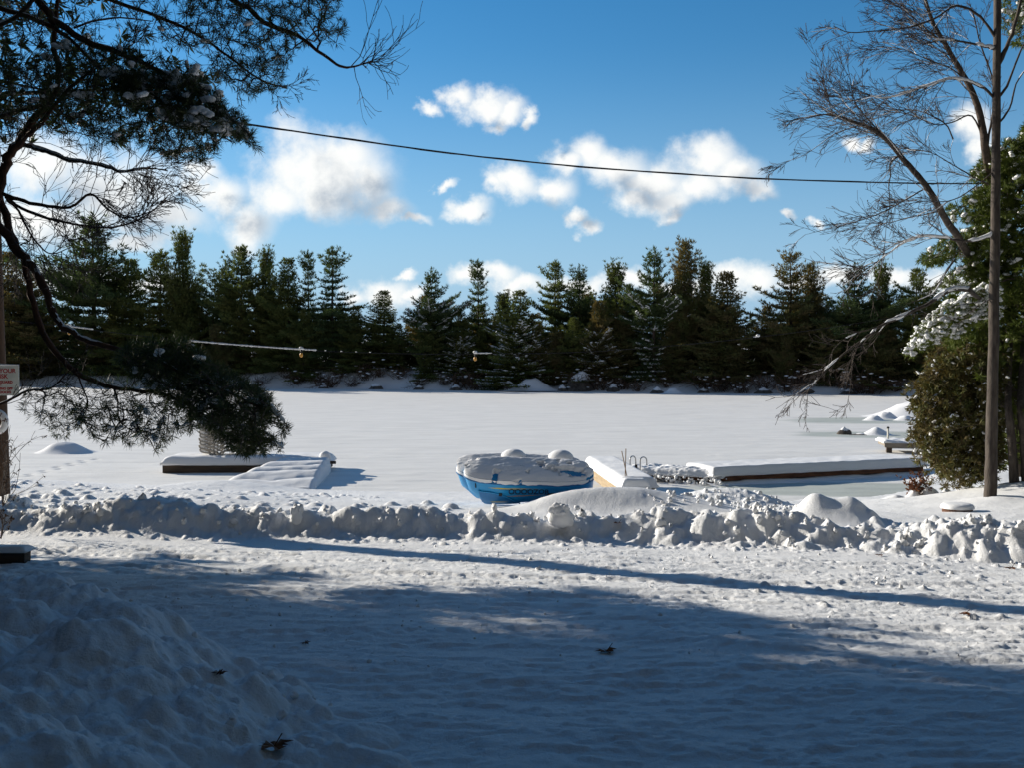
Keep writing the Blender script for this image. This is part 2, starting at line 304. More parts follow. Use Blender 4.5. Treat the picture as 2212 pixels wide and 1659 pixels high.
# ------------------------------------------------------------------ ground
YS_X = [-40, -16, -13, -8, -3, 0, 4, 7.2, 9.5, 11, 13, 40]; YS_Y = [34, 31.5, 30.2, 28.8, 28.0, 28.0, 27.4, 26.2, 27.0, 28.2, 30.5, 33]
PU = [-60, -30, 0, 5, 9, 13.5, 17, 20, 24, 28, 32, 40, 90]; PZ = [4.0, 3.2, 2.0, 1.70, 1.46, 1.19, 1.00, 0.80, 0.36, 0.0, -0.35, -0.6, -0.6]
RX = [-14, -6.5, -3, -1.7, 1.6, 4, 6.5, 9, 14]; RY = [16.2, 15.0, 14.7, 14.5, 14.15, 13.4, 12.3, 11.3, 9.8]
def bump2(x, y, cx, cy, rx, ry, h, p=1.0):
    d = ((x - cx) / rx) ** 2 + ((y - cy) / ry) ** 2
    return h * np.exp(-d ** p)
def gz(x, y):
    x = np.asarray(x, float); y = np.asarray(y, float)
    u = y * 28.0 / np.interp(x, YS_X, YS_Y)
    u = np.where(y < 0, y, u)
    z = np.interp(u, PU, PZ)
    # right-hand shore running away behind the cedars
    d = x - (12.6 + (y - 30) * 0.42) - 1.2 * np.sin(y * 0.35)
    right = np.clip(0.12 * d, -0.6, 1.0)
    z = np.where(y > 24, np.maximum(z, right * sstep(24, 31, y) - 0.6 * (1 - sstep(24, 31, y))), z)
    # ploughed bank beyond the road
    yc = np.interp(x, RX, RY) + 0.35 * fbm(x * 0.6, y * 0 + 3.0, 2)
    h = .07 + np.interp(x, [-14, -6.5, -5, -3.5, -1, 1, 2.3, 2.9, 3.4, 4.0, 4.7, 5.4, 6.2, 14], [.20, .24, .24, .22, .20, .20, .22, .36, .34, .12, .10, .22, .30, .4])
    w = np.interp(x, [-14, -5, -3, 4, 6, 14], [1.0, .9, .55, .55, .75, .8])
    dy = (y - yc) / w
    z = z + h * (1 + 0.5 * fbm(x * 1.7, x * 0 + 5, 2)) * np.where(dy < 0, np.exp(-np.abs(dy * 1.5) ** 2.6), np.exp(-np.abs(dy * 1.15) ** 2.0))
    # mound by the pedal boats, twin-peaked mound, other mounds
    z = z + bump2(x, y, 2.25, 18.3, 1.35, 0.7, .40) + bump2(x, y, 0.95, 18.3, .95, 0.42, .20) + bump2(x, y, 3.6, 17.6, .9, .6, .12)
    z = z + bump2(x, y, 4.85, 16.5, .26, .35, .24) + bump2(x, y, 5.45, 16.4, .30, .4, .20) + bump2(x, y, 5.15, 16.4, .75, .6, .28)
    z = z + bump2(x, y, 6.25, 14.7, .5, .5, .22) + bump2(x, y, 7.0, 15.6, .6, .5, .12)
    z = z + bump2(x, y, 4.35, 22.6, .9, 1.0, .30) + bump2(x, y, 5.3, 22.2, .7, .7, .22)
    z = z + bump2(x, y, -9.5, 20.5, 5.2, 3.4, .26) + bump2(x, y, -7.6, 27.3, 1.7, 1.5, .26) + bump2(x, y, -12.5, 25.5, 3.2, 2.4, .22)
    z = z + bump2(x, y, 9.8, 20.7, .9, .8, .16) + bump2(x, y, 12, 23, 3, 1.8, .35)
    # heap in the near left corner
    xb = np.interp(y, [2, 4, 5, 5.85, 6.6, 7.3, 8.5, 10], [-.25, -.45, -.62, -1.05, -1.75, -2.6, -3.6, -5])
    t = sstep(0, 1.5, xb - x)
    z = z + t * (0.52 + 0.30 * fbm(x * 0.9, y * 0.9, 3)) * (1 - 0.45 * sstep(1.5, 4.5, xb - x)) * sstep(0.5, 3.5, y) * (1 - sstep(7.8, 10.5, y))
    return z
yr = np.concatenate([np.linspace(-45, 2.2, 48), np.geomspace(2.4, 30, 640), np.linspace(30.2, 90, 90)])
tr_ = np.concatenate([-np.geomspace(6, .74, 40), np.linspace(-.73, .73, 1150), np.geomspace(.74, 6, 40)])
wr = 6 + 0.55 * np.maximum(yr, -3)
GX = tr_[None] * wr[:, None]; GY = np.repeat(yr[:, None], len(tr_), 1)
GZ = gz(GX, GY)
near = (GY < 36)
# gentle relief, tyre-packed road texture, small crust
GZ += 0.05 * fbm(GX * 0.5, GY * 0.5, 3) * sstep(-5, 3, GY)
road = sstep(0, 1.0, np.interp(GX, RX, RY) - 0.9 - GY)
ysx = np.interp(GX, YS_X, YS_Y)
GZ += 0.026 * road * fbm(GX * .9 + GY * 0.35, GY * 1.8, 4, .5)
qx = GX + .22 * GY
GZ += 0.013 * road * sstep(.10, .22, fbm(qx * 1.7, GY * 6.5 + .9 * GX, 4, .55)) + 0.010 * road * sstep(.12, .2, fbm(qx * 4 + 5, GY * 15 - 1.2 * GX, 3, .55))
GZ += 0.009 * road * np.abs(fbm(GX * 7 + 3, GY * 14, 5, .66)) * (.5 + sstep(-.1, .25, fbm(GX * .7, GY * 1.1 + 9, 3)))
crumbs_ = sstep(.12, .3, fbm(GX * .8 + 2, GY * 1.3 + 4, 3)) * road; GZ += .016 * crumbs_ * (.25 - np.abs(fbm(GX * 6, GY * 9, 5, .65)))
GZ += 0.012 * (1 - .5 * road) * fbm(GX * 3.3, GY * 3.3, 4, .55)
rut = np.sin((GY + 0.28 * GX) * 5.0 + 2 * fbm(GX * .35, GY * .35, 2)); GZ += 0.010 * road * rut * (0.5 + fbm(GX * .5, GY * .5, 2))
ridge_d = np.abs(GY - np.interp(GX, RX, RY)); rm = 1 - sstep(.35, .85, ridge_d)
GZ += rm * (.05 * (.22 - np.abs(fbm(GX * 3.2, GY * 3.2, 5, .62))) * 2 + .05 * fbm(GX * 7, GY * 7, 4, .6))
xbm = np.interp(GY, [2, 4, 5, 5.85, 6.6, 7.3, 8.5, 10], [-.25, -.45, -.62, -1.05, -1.75, -2.6, -3.6, -5]); hm_ = sstep(-.1, .5, xbm - GX) * (GY > 1.5) * (GY < 11)
GZ += hm_ * (.10 * (.2 - np.abs(fbm(GX * 1.8, GY * 1.8, 6, .62))) + .050 * fbm(GX * 6, GY * 6, 5, .66))
for (c0, sl, wd_, dp) in ((11.9, -.10, .10, .018), (10.7, -.12, .11, .016), (9.3, .06, .10, .014), (7.6, .02, .10, .014), (12.6, -.06, .07, .014), (6.2, .10, .09, .012)):
    dd = GY - (c0 + sl * GX + .25 * np.sin(GX * .35 + c0)); m_ = np.exp(-(dd / wd_) ** 4) * road
    GZ -= dp * m_ * (.6 + .5 * np.sin((GX + .5 * dd) * 38) * (np.abs(dd) < wd_)) - .010 * road * np.exp(-((np.abs(dd) - wd_ * 1.3) / .04) ** 2)
# lumps
BASE = GZ.copy(); OFF = R.uniform(-.25, .35, 997)
def lumps(cx, cy, r, hk=0.8):
    iy0 = np.searchsorted(yr, cy - r); iy1 = np.searchsorted(yr, cy + r)
    for k in range(len(cx)):
        a, b = iy0[k], iy1[k]
        if b <= a: continue
        wv = wr[(a + b) // 2]
        c = np.searchsorted(tr_, (cx[k] - r[k]) / wv); d = np.searchsorted(tr_, (cx[k] + r[k]) / wv)
        if d <= c: continue
        X = GX[a:b, c:d]; Y = GY[a:b, c:d]
        q = 1 - ((X - cx[k]) / r[k]) ** 2 - ((Y - cy[k]) / r[k]) ** 2
        Z = GZ[a:b, c:d]; Z0 = BASE[a:b, c:d]
        dome = r[k] * (hk * np.maximum(q, 0) ** .85 + OFF[k % 997] - .12)
        GZ[a:b, c:d] = np.where(q > 0, np.maximum(Z, Z0 + dome), Z)
def scatter(n, x0, x1, yoff0, yoff1, r0, r1, ridge=True, hk=.8):
    x = R.uniform(x0, x1, n)
    y = (np.interp(x, RX, RY) if ridge else 0) + R.uniform(yoff0, yoff1, n)
    r = r0 * (r1 / r0) ** (R.random(n) ** 2.2)
    lumps(x, y, r, hk)
scatter(260, -8.5, 8.5, -.40, .5, .10, .30, hk=.40)
BASE = .5 * BASE + .5 * GZ
scatter(1700, -8.5, 8.5, -.55, .60, .03, .12, hk=.50)
scatter(800, 2.6, 8.5, -.65, .7, .045, .15, hk=.52)
BASE = .35 * BASE + .65 * GZ
scatter(11000, -8.5, 8.5, -.60, .65, .015, .05, hk=.72)
GZ += rm * (.030 * fbm(GX * 9, GY * 9, 4, .6) - .028 * np.abs(fbm(GX * 5 + 4, GY * 5, 4, .6)))
scatter(1200, -8.5, 8.5, -1.0, -.5, .015, .06, hk=.7)
scatter(900, -8.5, -2.5, .2, 2.2, .04, .14)
scatter(1200, 2.4, 6.0, 18.5, 22.6, .02, .075, False, .6)
scatter(500, 5.4, 9.5, 13.4, 16.2, .04, .13, False)
scatter(700, -12, -3, 16.5, 25, .03, .13, False, .5)
scatter(240, -10, -1, 16.5, 19.5, .05, .16, False, .5)
scatter(500, -5, 8, 5, 13, .008, .03, False, .6)
scatter(260, 2, 8, 8, 12, .02, .06, False, .6)
xx = R.uniform(-7, -.5, 2600); yy = R.uniform(2.5, 9.5, 2600)
inside = xx < np.interp(yy, [2, 4, 5, 5.85, 6.6, 7.3, 8.5, 10], [-.25, -.45, -.62, -1.05, -1.75, -2.6, -3.6, -5]) - .1
xx, yy = xx[inside], yy[inside]; lumps(xx, yy, .03 * (.13 / .02) ** (R.random(len(xx)) ** 2), .55)
xx = xx[:260] ; lumps(xx, yy[:260], R.uniform(.10, .24, 260), .25)
# settled: crumbs slump a little, which rounds the steep faces of the bank
for k_ in range(1):
    bl = GZ.copy(); bl[1:-1, 2:-2] = (GZ[:-2, 2:-2] + 2 * GZ[1:-1, 2:-2] + GZ[2:, 2:-2] + GZ[1:-1, :-4] + GZ[1:-1, 4:] + GZ[1:-1, 1:-3] + GZ[1:-1, 3:-1]) / 8
    GZ = GZ + (bl - GZ) * np.where(rm > .02, .7, .25)
# footprints: boot holes crossing the left bank and the road
for (fx, fy, tx, ty, n) in ((-7.6, 16.5, -9.5, 26, 22), (-9.5, 17, -12.5, 27, 24), (-5, 16.5, -8, 22, 14), (-3.2, 17, -6.0, 26, 20), (-6.5, 17, -4.5, 24, 10)):
    for k in range(n):
        q = k / n; cx = fx + (tx - fx) * q + (.13 if k % 2 else -.13); cy = fy + (ty - fy) * q
        GZ -= .05 * np.exp(-(((GX - cx) / .09) ** 2 + ((GY - cy) / .15) ** 2) ** 2)
GZ += near * 0.004 * fbm(GX * 14, GY * 20, 2)
g = MB(); g.grid(np.stack([GX, GY, GZ], -1)); ground = g.build('ground', M['ground']); struct(ground)
def gh(x, y):
    j = min(max(np.searchsorted(yr, y), 1), len(yr) - 1); i = min(max(np.searchsorted(tr_, x / wr[j]), 0), len(tr_) - 1)
    return float(GZ[j, i])

# loose clods of snow thrown along the bank: beyond counting
cb = MB()
def clods(n, fn, r0, r1):
    for _ in range(n):
        x, y = fn(); r = r0 * (r1 / r0) ** (R.random() ** 2)
        cb.ball((x, y, gh(x, y) + r * .15), r * R.uniform(.65, 1.3, 3), 8, .22)
clods(240, lambda: (lambda x: (x, float(np.interp(x, RX, RY)) + R.normal(-.02, .28)))(R.uniform(-7.5, 8)), .018, .07)
clods(160, lambda: (lambda x: (x, float(np.interp(x, RX, RY)) + R.normal(-.1, .4)))(R.uniform(3, 8)), .015, .06)
clods(420, lambda: (R.uniform(-4, 8), R.uniform(6.5, 13.5)), .006, .022)
clods(420, lambda: (R.uniform(2.4, 6.2), R.uniform(16.8, 22.2)), .02, .07)
clods(30, lambda: (lambda y: (float(np.interp(y, [4, 5, 5.85, 6.6, 7.3], [-.45, -.62, -1.05, -1.75, -2.6])) - abs(R.normal(0, .7)), y))(R.uniform(3.8, 7.3)), .012, .05)
struct(cb.build('snow_clods', M['snow']), 'stuff')

# ------------------------------------------------------------------ frozen lake
ly = np.concatenate([np.geomspace(22, 140, 520), np.geomspace(142, 700, 20)])
lt = np.concatenate([np.linspace(-3, -.62, 30), np.linspace(-.61, .61, 620), np.linspace(.62, 3, 30)])
LX = lt[None] * (ly[:, None] + 2); LY = np.repeat(ly[:, None], len(lt), 1)
LZ = 0.035 * fbm(LX * .12, LY * .3, 4, .5) + 0.012 * fbm(LX * .5, LY * 1.6, 3)
st = fbm(LX * .22, LY * 1.1, 3); LZ += .014 * np.maximum(0, fbm(LX * .9 + 3, LY * 2.2, 4, .6) - .05) + .010 * sstep(.20, .26, fbm(LX * .35 + 7, LY * 1.9, 4)); LZ += 0.006 * sstep(.22, .30, st) * (fbm(LX * .05, LY * .1, 2) > 0)
for (fx, fy, tx, ty, n) in ((-15.2, 31.5, -15.4, 38, 12),):
    for k in range(n):
        q = k / n; cx = fx + (tx - fx) * q + (.15 if k % 2 else -.15); cy = fy + (ty - fy) * q
        LZ -= .04 * np.exp(-(((LX - cx) / .13) ** 2 + ((LY - cy) / .16) ** 2) ** 2)
g = MB(); g.grid(np.stack([LX, LY, LZ - .01], -1)); struct(g.build('lake', M['lake']))

# ------------------------------------------------------------------ far shore
def shoreD(px): return np.interp(px, [-600, 0, 300, 550, 700, 900, 1100, 1500, 1900, 2100, 2600, 3000], [150, 150, 146, 138, 133, 128, 123, 115, 107, 98, 90, 80])
def farz(x, y):
    px = 1106 + x / y * FOC; d = y - shoreD(px) - 1.2 * fbm(x * .12, y * 0 + 2, 3)
    hgt = 1.7 + 1.6 * fbm(x * .05 + 9, y * 0, 2) + 1.2 * np.exp(-((px - 765) / 110) ** 2) + 1.0 * np.exp(-((px - 940) / 40) ** 2) + .9 * np.exp(-((px - 1150) / 45) ** 2)
    return np.where(d < 0, d * .1, hgt * sstep(0, 7, d) + .03 * np.maximum(d - 6, 0)) + .25 * fbm(x * .5, y * .5, 4) * sstep(0, 3, d) - .05
ft = np.linspace(-1.1, 1.1, 420); fd = np.concatenate([np.linspace(-3, 22, 60), np.geomspace(23, 500, 30)])
FX = np.zeros((len(fd), len(ft))); FY = FX.copy()
sh = shoreD(1106 + ft * FOC)
FY = sh[None] + fd[:, None]; FX = ft[None] * FY
g = MB(); g.grid(np.stack([FX, FY, farz(FX, FY)], -1)); struct(g.build('far_shore', M['ground']))

# ------------------------------------------------------------------ plants: shared growth code
def unit(v): return v / (np.linalg.norm(v, axis=-1, keepdims=True) + 1e-9)
def blades(B, C, A, n, L, Wd, spread=.8, jit=0.0):
    """C centres, A axes: n pointed needles per centre"""
    C = np.repeat(C, n, 0); A = np.repeat(A, n, 0); m = len(C)
    d = unit(A + spread * R.standard_normal((m, 3)) * .7)
    l = L * R.uniform(.7, 1.15, (m, 1))
    if jit: C = C + R.standard_normal((m, 3)) * jit
    s = unit(np.cross(d, R.standard_normal((m, 3)))) * (Wd / 2)
    mid = C + d * l * .45
    B.tris(np.stack([C, mid + s, mid - s], 1)); B.tris(np.stack([mid - s, mid + s, C + d * l], 1))
def smooth_line(pts, n=4):
    p = np.asarray(pts, float); k = len(p)
    if k < 3: return p
    q = np.concatenate([[2 * p[0] - p[1]], p, [2 * p[-1] - p[-2]]]); out = []
    for i in range(1, k):
        a, b, c, d = q[i - 1], q[i], q[i + 1], q[i + 2]
        for t in np.arange(n) / n:
            out.append(.5 * (2 * b + (c - a) * t + (2 * a - 5 * b + 4 * c - d) * t * t + (3 * b - a - 3 * c + d) * t ** 3))
    out.append(p[-1]); return np.array(out)
def trace(pts):      # [(px, py, D), ...]
    a = np.array(pts, float); return smooth_line(P(a[:, 0], a[:, 1], a[:, 2]))
def snow_on(B, line, r, th=.7, rng=R, skip=.12):
    """lumpy snow lying along the upper side of a limb"""
    seg = []
    rr = np.broadcast_to(r, (len(line),))
    d = np.gradient(line, axis=0); up = np.abs(unit(d)[:, 2])
    run = []
    for i in range(len(line)):
        ok = up[i] < .86 and rng.random() > skip
        if ok: run.append(i)
        if (not ok or i == len(line) - 1):
            if len(run) > 2:
                L = line[run].copy(); q = rr[run] * th * rng.uniform(.75, 1.15, len(run)); q[0] *= .3; q[-1] *= .3
                L[:, 2] += rr[run] * .62; q = np.maximum(q, .010 if th > 1 else 0); B.tube(L, q + .003, 6)
            run = []
def grow(B, p, d, L, r, lvl, up=.05, curl=.22, nch=5, out=None, ang=.75, sb=None, minr=.0025, ratio=.55):
    n = max(4, int(5 + L * 1.5)); pts = [np.array(p, float)]; d = unit(np.array(d, float)); st = L / n
    dirs = []
    bend = R.standard_normal(3) * curl * .5
    for i in range(n):
        d = unit(d + (R.standard_normal(3) * curl + bend) * .45 + np.array([0, 0, up])); pts.append(pts[-1] + d * st); dirs.append(d)
    pts = np.array(pts); rad = np.maximum(r * np.linspace(1, .35, len(pts)), minr)
    B.tube(pts, rad, 4 if lvl < 2 else 3)
    if sb is not None and r > .006: snow_on(sb, pts, rad * 1.05, .75, skip=.3)
    if out is not None: out.append(pts)
    if lvl <= 0: return
    for k in range(nch):
        i = int(R.uniform(.18, .97) * (n)); i = min(max(i, 1), n - 1)
        a = dirs[i - 1]; side = unit(np.cross(a, R.standard_normal(3)))
        nd = unit(a * math.cos(ang) + side * math.sin(ang) * R.uniform(.7, 1.2))
        grow(B, pts[i], nd, L * ratio * R.uniform(.6, 1.2) * (1.15 - .5 * i / n), max(r * .55, minr), lvl - 1, up, curl, nch, out, ang, sb, minr, ratio)
def in_poly(x, y, poly):
    c = np.zeros(len(x), bool); n = len(poly)
    for i in range(n):
        x0, y0 = poly[i]; x1, y1 = poly[(i + 1) % n]
        if y0 == y1: continue
        cond = ((y0 > y) != (y1 > y)) & (x < (x1 - x0) * (y - y0) / (y1 - y0) + x0); c ^= cond
    return c
def fill(poly, n, D, sp, skel):
    """points through the volume behind an outline, hung on the nearest limb: returns points, parent positions, counts"""
    pa = np.array(poly, float); lo, hi = pa.min(0), pa.max(0); X = []; Y = []; m = 0
    while m < n:
        x = R.uniform(lo[0], hi[0], n * 2); y = R.uniform(lo[1], hi[1], n * 2); k = in_poly(x, y, poly); X.append(x[k]); Y.append(y[k]); m += k.sum()
    X = np.concatenate(X)[:n]; Y = np.concatenate(Y)[:n]
    pts = P(X, Y, D + R.normal(0, sp, n))
    nodes = np.concatenate([skel, np.zeros((n, 3))]); cnt = len(skel); ns = cnt
    d0 = np.array([np.min(np.sum((skel - q) ** 2, 1)) for q in pts]); order = np.argsort(d0)
    par = np.zeros(n, int); pts = pts[order]
    for i, q in enumerate(pts):
        j = int(np.argmin(np.sum((nodes[:cnt] - q) ** 2, 1))); par[i] = j; nodes[cnt] = q; cnt += 1
    w = np.ones(n)
    for i in range(n - 1, -1, -1):
        if par[i] >= ns: w[par[i] - ns] += w[i]
    return pts, nodes[par], w
def hang(Bt, pts, par, w, r0=.0035, rmax=.02, sag=.06):
    for q, a, c in zip(pts, par, w):
        L = np.linalg.norm(q - a); mid = (q + a) / 2 + np.array([0, 0, sag * L]) + R.standard_normal(3) * L * .08
        r = min(rmax, r0 * c ** .38); Bt.tube([a, mid, q], [r, r * .9, r * .7], 3)

# ------------------------------------------------------------------ far conifers: prototypes
def conifer(name, h, style, seed, mats, lod=1.0, root=None):
    global R
    keep = R; R = np.random.default_rng(seed)
    tb = MB(); cb_ = MB(); sb = MB()
    lean = R.normal(0, .012, 2)
    zs = np.linspace(0, h, 14)
    lean = R.normal(0, .012, 2); tp = np.stack([lean[0] * zs + .04 * np.sin(zs), lean[1] * zs, zs], -1)
    tb.tube(tp, np.linspace(.016 * h, .012, 14) + .01, 7)
    C = []; A = []; z = h * .03; k = 0
    gap = R.uniform(.6, 1.4, 90); open_ = style in ('pine', 'flat')
    lop = R.uniform(0, 6.28)
    while z < h * .97:
        f = z / h
        if style == 'pine': prof = min(1, (1 - f) * 2.3) ** .62 * (.72 + .28 * math.sin(f * 9 + seed)); Lmax = h * .25; asc = .15 + .75 * f ** 1.5
        elif style == 'flat': prof = min(1, (1 - f) * 1.7) ** .8 * (.75 + .25 * math.sin(f * 11 + seed)); Lmax = h * .25; asc = .05 + .75 * f ** 2
        elif style == 'spruce': prof = (1 - f) ** .72; Lmax = h * .27; asc = .12 + .6 * f
        else: prof = min(1, (1 - f) * 2.0) ** .7 * (.8 + .2 * math.sin(f * 13 + seed)); Lmax = h * .20; asc = .8 + .7 * f
        nb = int(R.integers(5, 9)); a0 = R.uniform(0, 6.28)
        for b in range(nb):
            az = a0 + b * 2 * PI / nb + R.normal(0, .3)
            L = Lmax * prof * (1 + .35 * math.sin(z * 2.3 + az * 2 + seed)) * R.uniform(.5, 1.2) * (1 + .22 * math.cos(az - lop)) + .25
            if open_ and R.random() < .12: continue
            hd = np.array([math.cos(az), math.sin(az), 0]); n = max(3, int(L / .30)); s = np.linspace(0, 1, n + 1)
            rise = asc * L * (s * .35 + .65 * s ** 2.2) - .22 * L * s * (1 - f)
            br = np.array([0, 0, z]) + hd[None] * (L * s * (1 - .15 * asc * s))[:, None] + np.array([0, 0, 1])[None] * rise[:, None]
            br[:, :2] += lean * z; q3 = br[::max(1, n // 3)]
            tb.tube(q3, np.linspace(.012 + .006 * L, .008, len(q3)), 3)
            tdir = unit(np.gradient(br, axis=0)); side = unit(np.cross(tdir, [0, 0, 1]))
            for i in range(1, n + 1):
                if s[i] < .2 and L > 1.4: continue
                wdt = L * (.28 if open_ else .34) * (1 - .65 * s[i]) + .10; nt_ = max(1, int(wdt / .20 * lod))
                for sg in (-1, 1):
                    for q in range(nt_):
                        o = sg * side[i] * wdt * (q + R.random()) / nt_
                        C.append(br[i] + o + R.standard_normal(3) * .05 - tdir[i] * abs(np.dot(o, side[i])) * .35)
                        A.append(tdir[i] * .9 + side[i] * sg * .5 + np.array([0, 0, .75 if style != 'spruce' else .35]))
            if f < .62 and R.random() < (.03 if style == 'column' else .9):
                i0 = int(n * R.uniform(.25, .6)); upz = np.array([0, 0, .13])
                if n + 1 - i0 >= 2:
                    seg = br[i0:] + upz; sb.tube(seg, R.uniform(.04, .13, len(seg)), 5)
                    for jj in range(i0, n + 1):
                        if R.random() < .6:
                            wdt = L * .24 * (1 - .6 * s[jj]) + .10; sg = R.choice((-1, 1)); e = br[jj] + side[jj] * sg * wdt + tdir[jj] * wdt * .6 + upz
                            sb.tube([br[jj] + upz, (br[jj] + e + upz) / 2 + upz * .2, e], [.04, R.uniform(.05, .11), .03], 5)
        k += 1; z += h * (.036 if open_ else .027) * gap[k % 90] * (.75 + .5 * f)
    for k in range(5): C.append(np.array([lean[0] * h, lean[1] * h, h * (.955 + .01 * k)])); A.append(np.array([0, 0, 1.5]))
    C = np.array(C); A = unit(np.array(A))
    blades(cb_, C, A, int(6 * lod), .50 if style != 'spruce' else .40, .085, .70)
    R = keep
    return tb, cb_, sb, C
PROTO = {}
def proto_meshes(key, h, style, seed, matname):
    tb, cb_, sb, C = conifer(key, h, style, seed, None)
    res = {}
    for nm, b, m in (('trunk', tb, M['bark_dark']), ('crown', cb_, M[matname]), ('snow', sb, M['snow_soft'])):
        o = b.build(nm, m, None, nm != 'crown', True); res[nm] = o.data; COL.objects.unlink(o); bpy.data.objects.remove(o)
    PROTO[key] = (res, h)
for i, (st_, mt) in enumerate((('pine', 'needle_far'), ('pine', 'needle_dark'), ('flat', 'needle_dark'), ('flat', 'needle_far'), ('spruce', 'needle_far'),
                               ('spruce', 'needle_brown'), ('column', 'needle_far'), ('column', 'needle_brown'), ('pine', 'needle_brown'))):
    proto_meshes(st_ + str(i), 15.0, st_, 40 + i, mt)
PINES = {'pine': ['pine0', 'pine1', 'pine8'], 'flat': ['flat2', 'flat3'], 'spruce': ['spruce4', 'spruce5'], 'column': ['column6', 'column7']}
def put_tree(name, key, x, y, z, h, wscale, rz, label, cat, group=None, snow=True):
    t = thing(name, label, cat, (x, y, z), group)
    res, h0 = PROTO[key]; s = h / h0
    t.rotation_euler = (0, 0, rz); t.scale = (s * wscale, s * wscale, s)
    for nm in ('trunk', 'crown', 'snow'):
        if nm == 'snow' and not snow: continue
        o = bpy.data.objects.new(nm, res[nm]); COL.objects.link(o); o.parent = t
        if nm == 'snow': o['kind'] = 'stuff'
    return t
#        px, top, width, kind, off, snow, label
FAR = [
 (15, 545, 1.0, 'spruce', 6, 0, 'dark conifer at the picture edge behind the warning sign pole'),
 (70, 590, 1.0, 'pine', 5, 0, 'dark pine just left of the tallest far pine, behind bent limbs'),
 (205, 462, 0.85, 'pine', 8, 0, 'tallest far pine, dense and dark, beneath the drooping bare twigs'),
 (285, 560, 0.8, 'spruce', 9, 0, 'short bushy conifer just right of the tallest far pine'),
 (345, 540, 0.75, 'flat', 8, 0, 'left half of the ragged twin pine, with long branches reaching left'),
 (397, 512, 0.55, 'column', 9, 0, 'narrow pointed right half of the ragged twin pine'),
 (440, 620, 0.9, 'spruce', 12, 0, 'low thin-topped tree in the gap right of the ragged twin pine'),
 (487, 565, 0.7, 'pine', 10, 0, 'pine with a crooked left arm at the start of the centre-left clump'),
 (522, 535, 0.75, 'pine', 7, 0, 'round-topped dark pine in the centre-left clump'),
 (575, 548, 0.55, 'column', 9, 0, 'slim spiky pine right of the round-topped dark pine'),
 (622, 558, 0.75, 'spruce', 7, 0, 'brownish pointed conifer in the middle of the centre-left clump'),
 (668, 542, 0.5, 'flat', 10, 0, 'narrow layered pine beside the broad flat-branched one'),
 (718, 535, 0.8, 'flat', 6, 0, 'broad flat-branched pine ending the centre-left clump, by the gap of white cloud'),
 (770, 660, 0.9, 'spruce', 5, 0, 'low dark conifer at the foot of the flat-branched pine'),
 (828, 628, 0.9, 'spruce', 8, 0, 'low pointed conifer in front of the white cloud gap'),
 (932, 580, 0.8, 'pine', 5, 1, 'dome-topped pine with frosted lower boughs, left of the open spire pine'),
 (1035, 562, 0.6, 'flat', 9, 0, 'open spire pine with bare stem standing before a cloud'),
 (1085, 640, 0.8, 'column', 8, 0, 'hazy fine-twigged conifer right of the open spire pine'),
 (1120, 628, 0.95, 'spruce', 2, 1, 'heavily frosted conifer at mid shore reaching down to the ice'),
 (1198, 563, 0.6, 'flat', 9, 0, 'layered pine with horizontal tiers, right of the frosted conifer'),
 (1252, 572, 0.7, 'pine', 10, 0, 'dark round-headed pine beside the tiered pine'),
 (1330, 578, 0.65, 'column', 8, 0, 'spiky-topped pine left of the tall green clump'),
 (1290, 650, 0.9, 'spruce', 4, 1, 'low frosted conifer behind the snow-capped boulder'),
 (1412, 535, 0.72, 'pine', 4, 1, 'tall upswept pine, left peak of the tall green clump'),
 (1475, 528, 0.75, 'column', 6, 0, 'tall upswept pine, highest peak of the tall green clump'),
 (1525, 575, 0.65, 'column', 7, 0, 'upswept pine leaning out right of the highest peak'),
 (1572, 588, 0.95, 'spruce', 4, 0, 'full dark conifer ending the tall green clump on the right'),
 (1658, 660, 0.9, 'spruce', 9, 0, 'small grey conifer in the gap right of the tall green clump'),
 (1710, 547, 0.85, 'pine', 6, 0, 'broad pine with arms reaching left, standing alone against cloud'),
 (1755, 575, 0.65, 'column', 8, 0, 'upright pine fused to the right side of the lone broad pine'),
 (1790, 650, 0.8, 'spruce', 9, 0, 'small conifer in the dip right of the lone broad pine'),
 (1845, 570, 0.8, 'pine', 5, 0, 'broad pine behind the long snowy limb'),
 (1905, 580, 0.65, 'column', 8, 0, 'thin upright pine right of the one behind the snowy limb'),
 (1975, 582, 0.8, 'pine', 7, 0, 'dark pointed pine last before the near hemlock'),
]
def far_at(px, top, off):
    D = float(shoreD(px)) + off; b = P(px, 780, D); x = float(b[0]); z0 = float(farz(np.array([x]), np.array([D]))[0]) - .2
    return x, D, z0, float(P(px, top, D)[2]) - z0
rr = random.Random(5)
for (px, top, w_, kind, off, snw, lab) in FAR:
    x, D, z0, h = far_at(px, top, off)
    put_tree('conifer', rr.choice(PINES[kind]), x, D, z0, h, w_ * rr.uniform(1.3, 1.6), rr.uniform(0, 6.28), lab, 'tree', 'conifers on the far shore', bool(snw))
# the crowded lower rank between and behind them
for i in range(120):
    px = -350 + i * (2950 / 120) + rr.uniform(-14, 14); top = rr.uniform(665, 735) if i % 2 else rr.uniform(635, 705)
    if 740 < px < 880 or 1600 < px < 1680: top += 25
    x, D, z0, h = far_at(px, top, rr.uniform(3, 10) if i % 2 else rr.uniform(10, 24))
    k = rr.choice(['spruce', 'spruce', 'pine', 'column', 'pine'])
    put_tree('conifer', rr.choice(PINES[k]), x, D, z0, h, 1.35, rr.uniform(0, 6.28), 'dark lower conifer filling the crowded ranks between the tall far-shore trees', 'tree', 'crowded lower conifers of the far shore', rr.random() < .10)

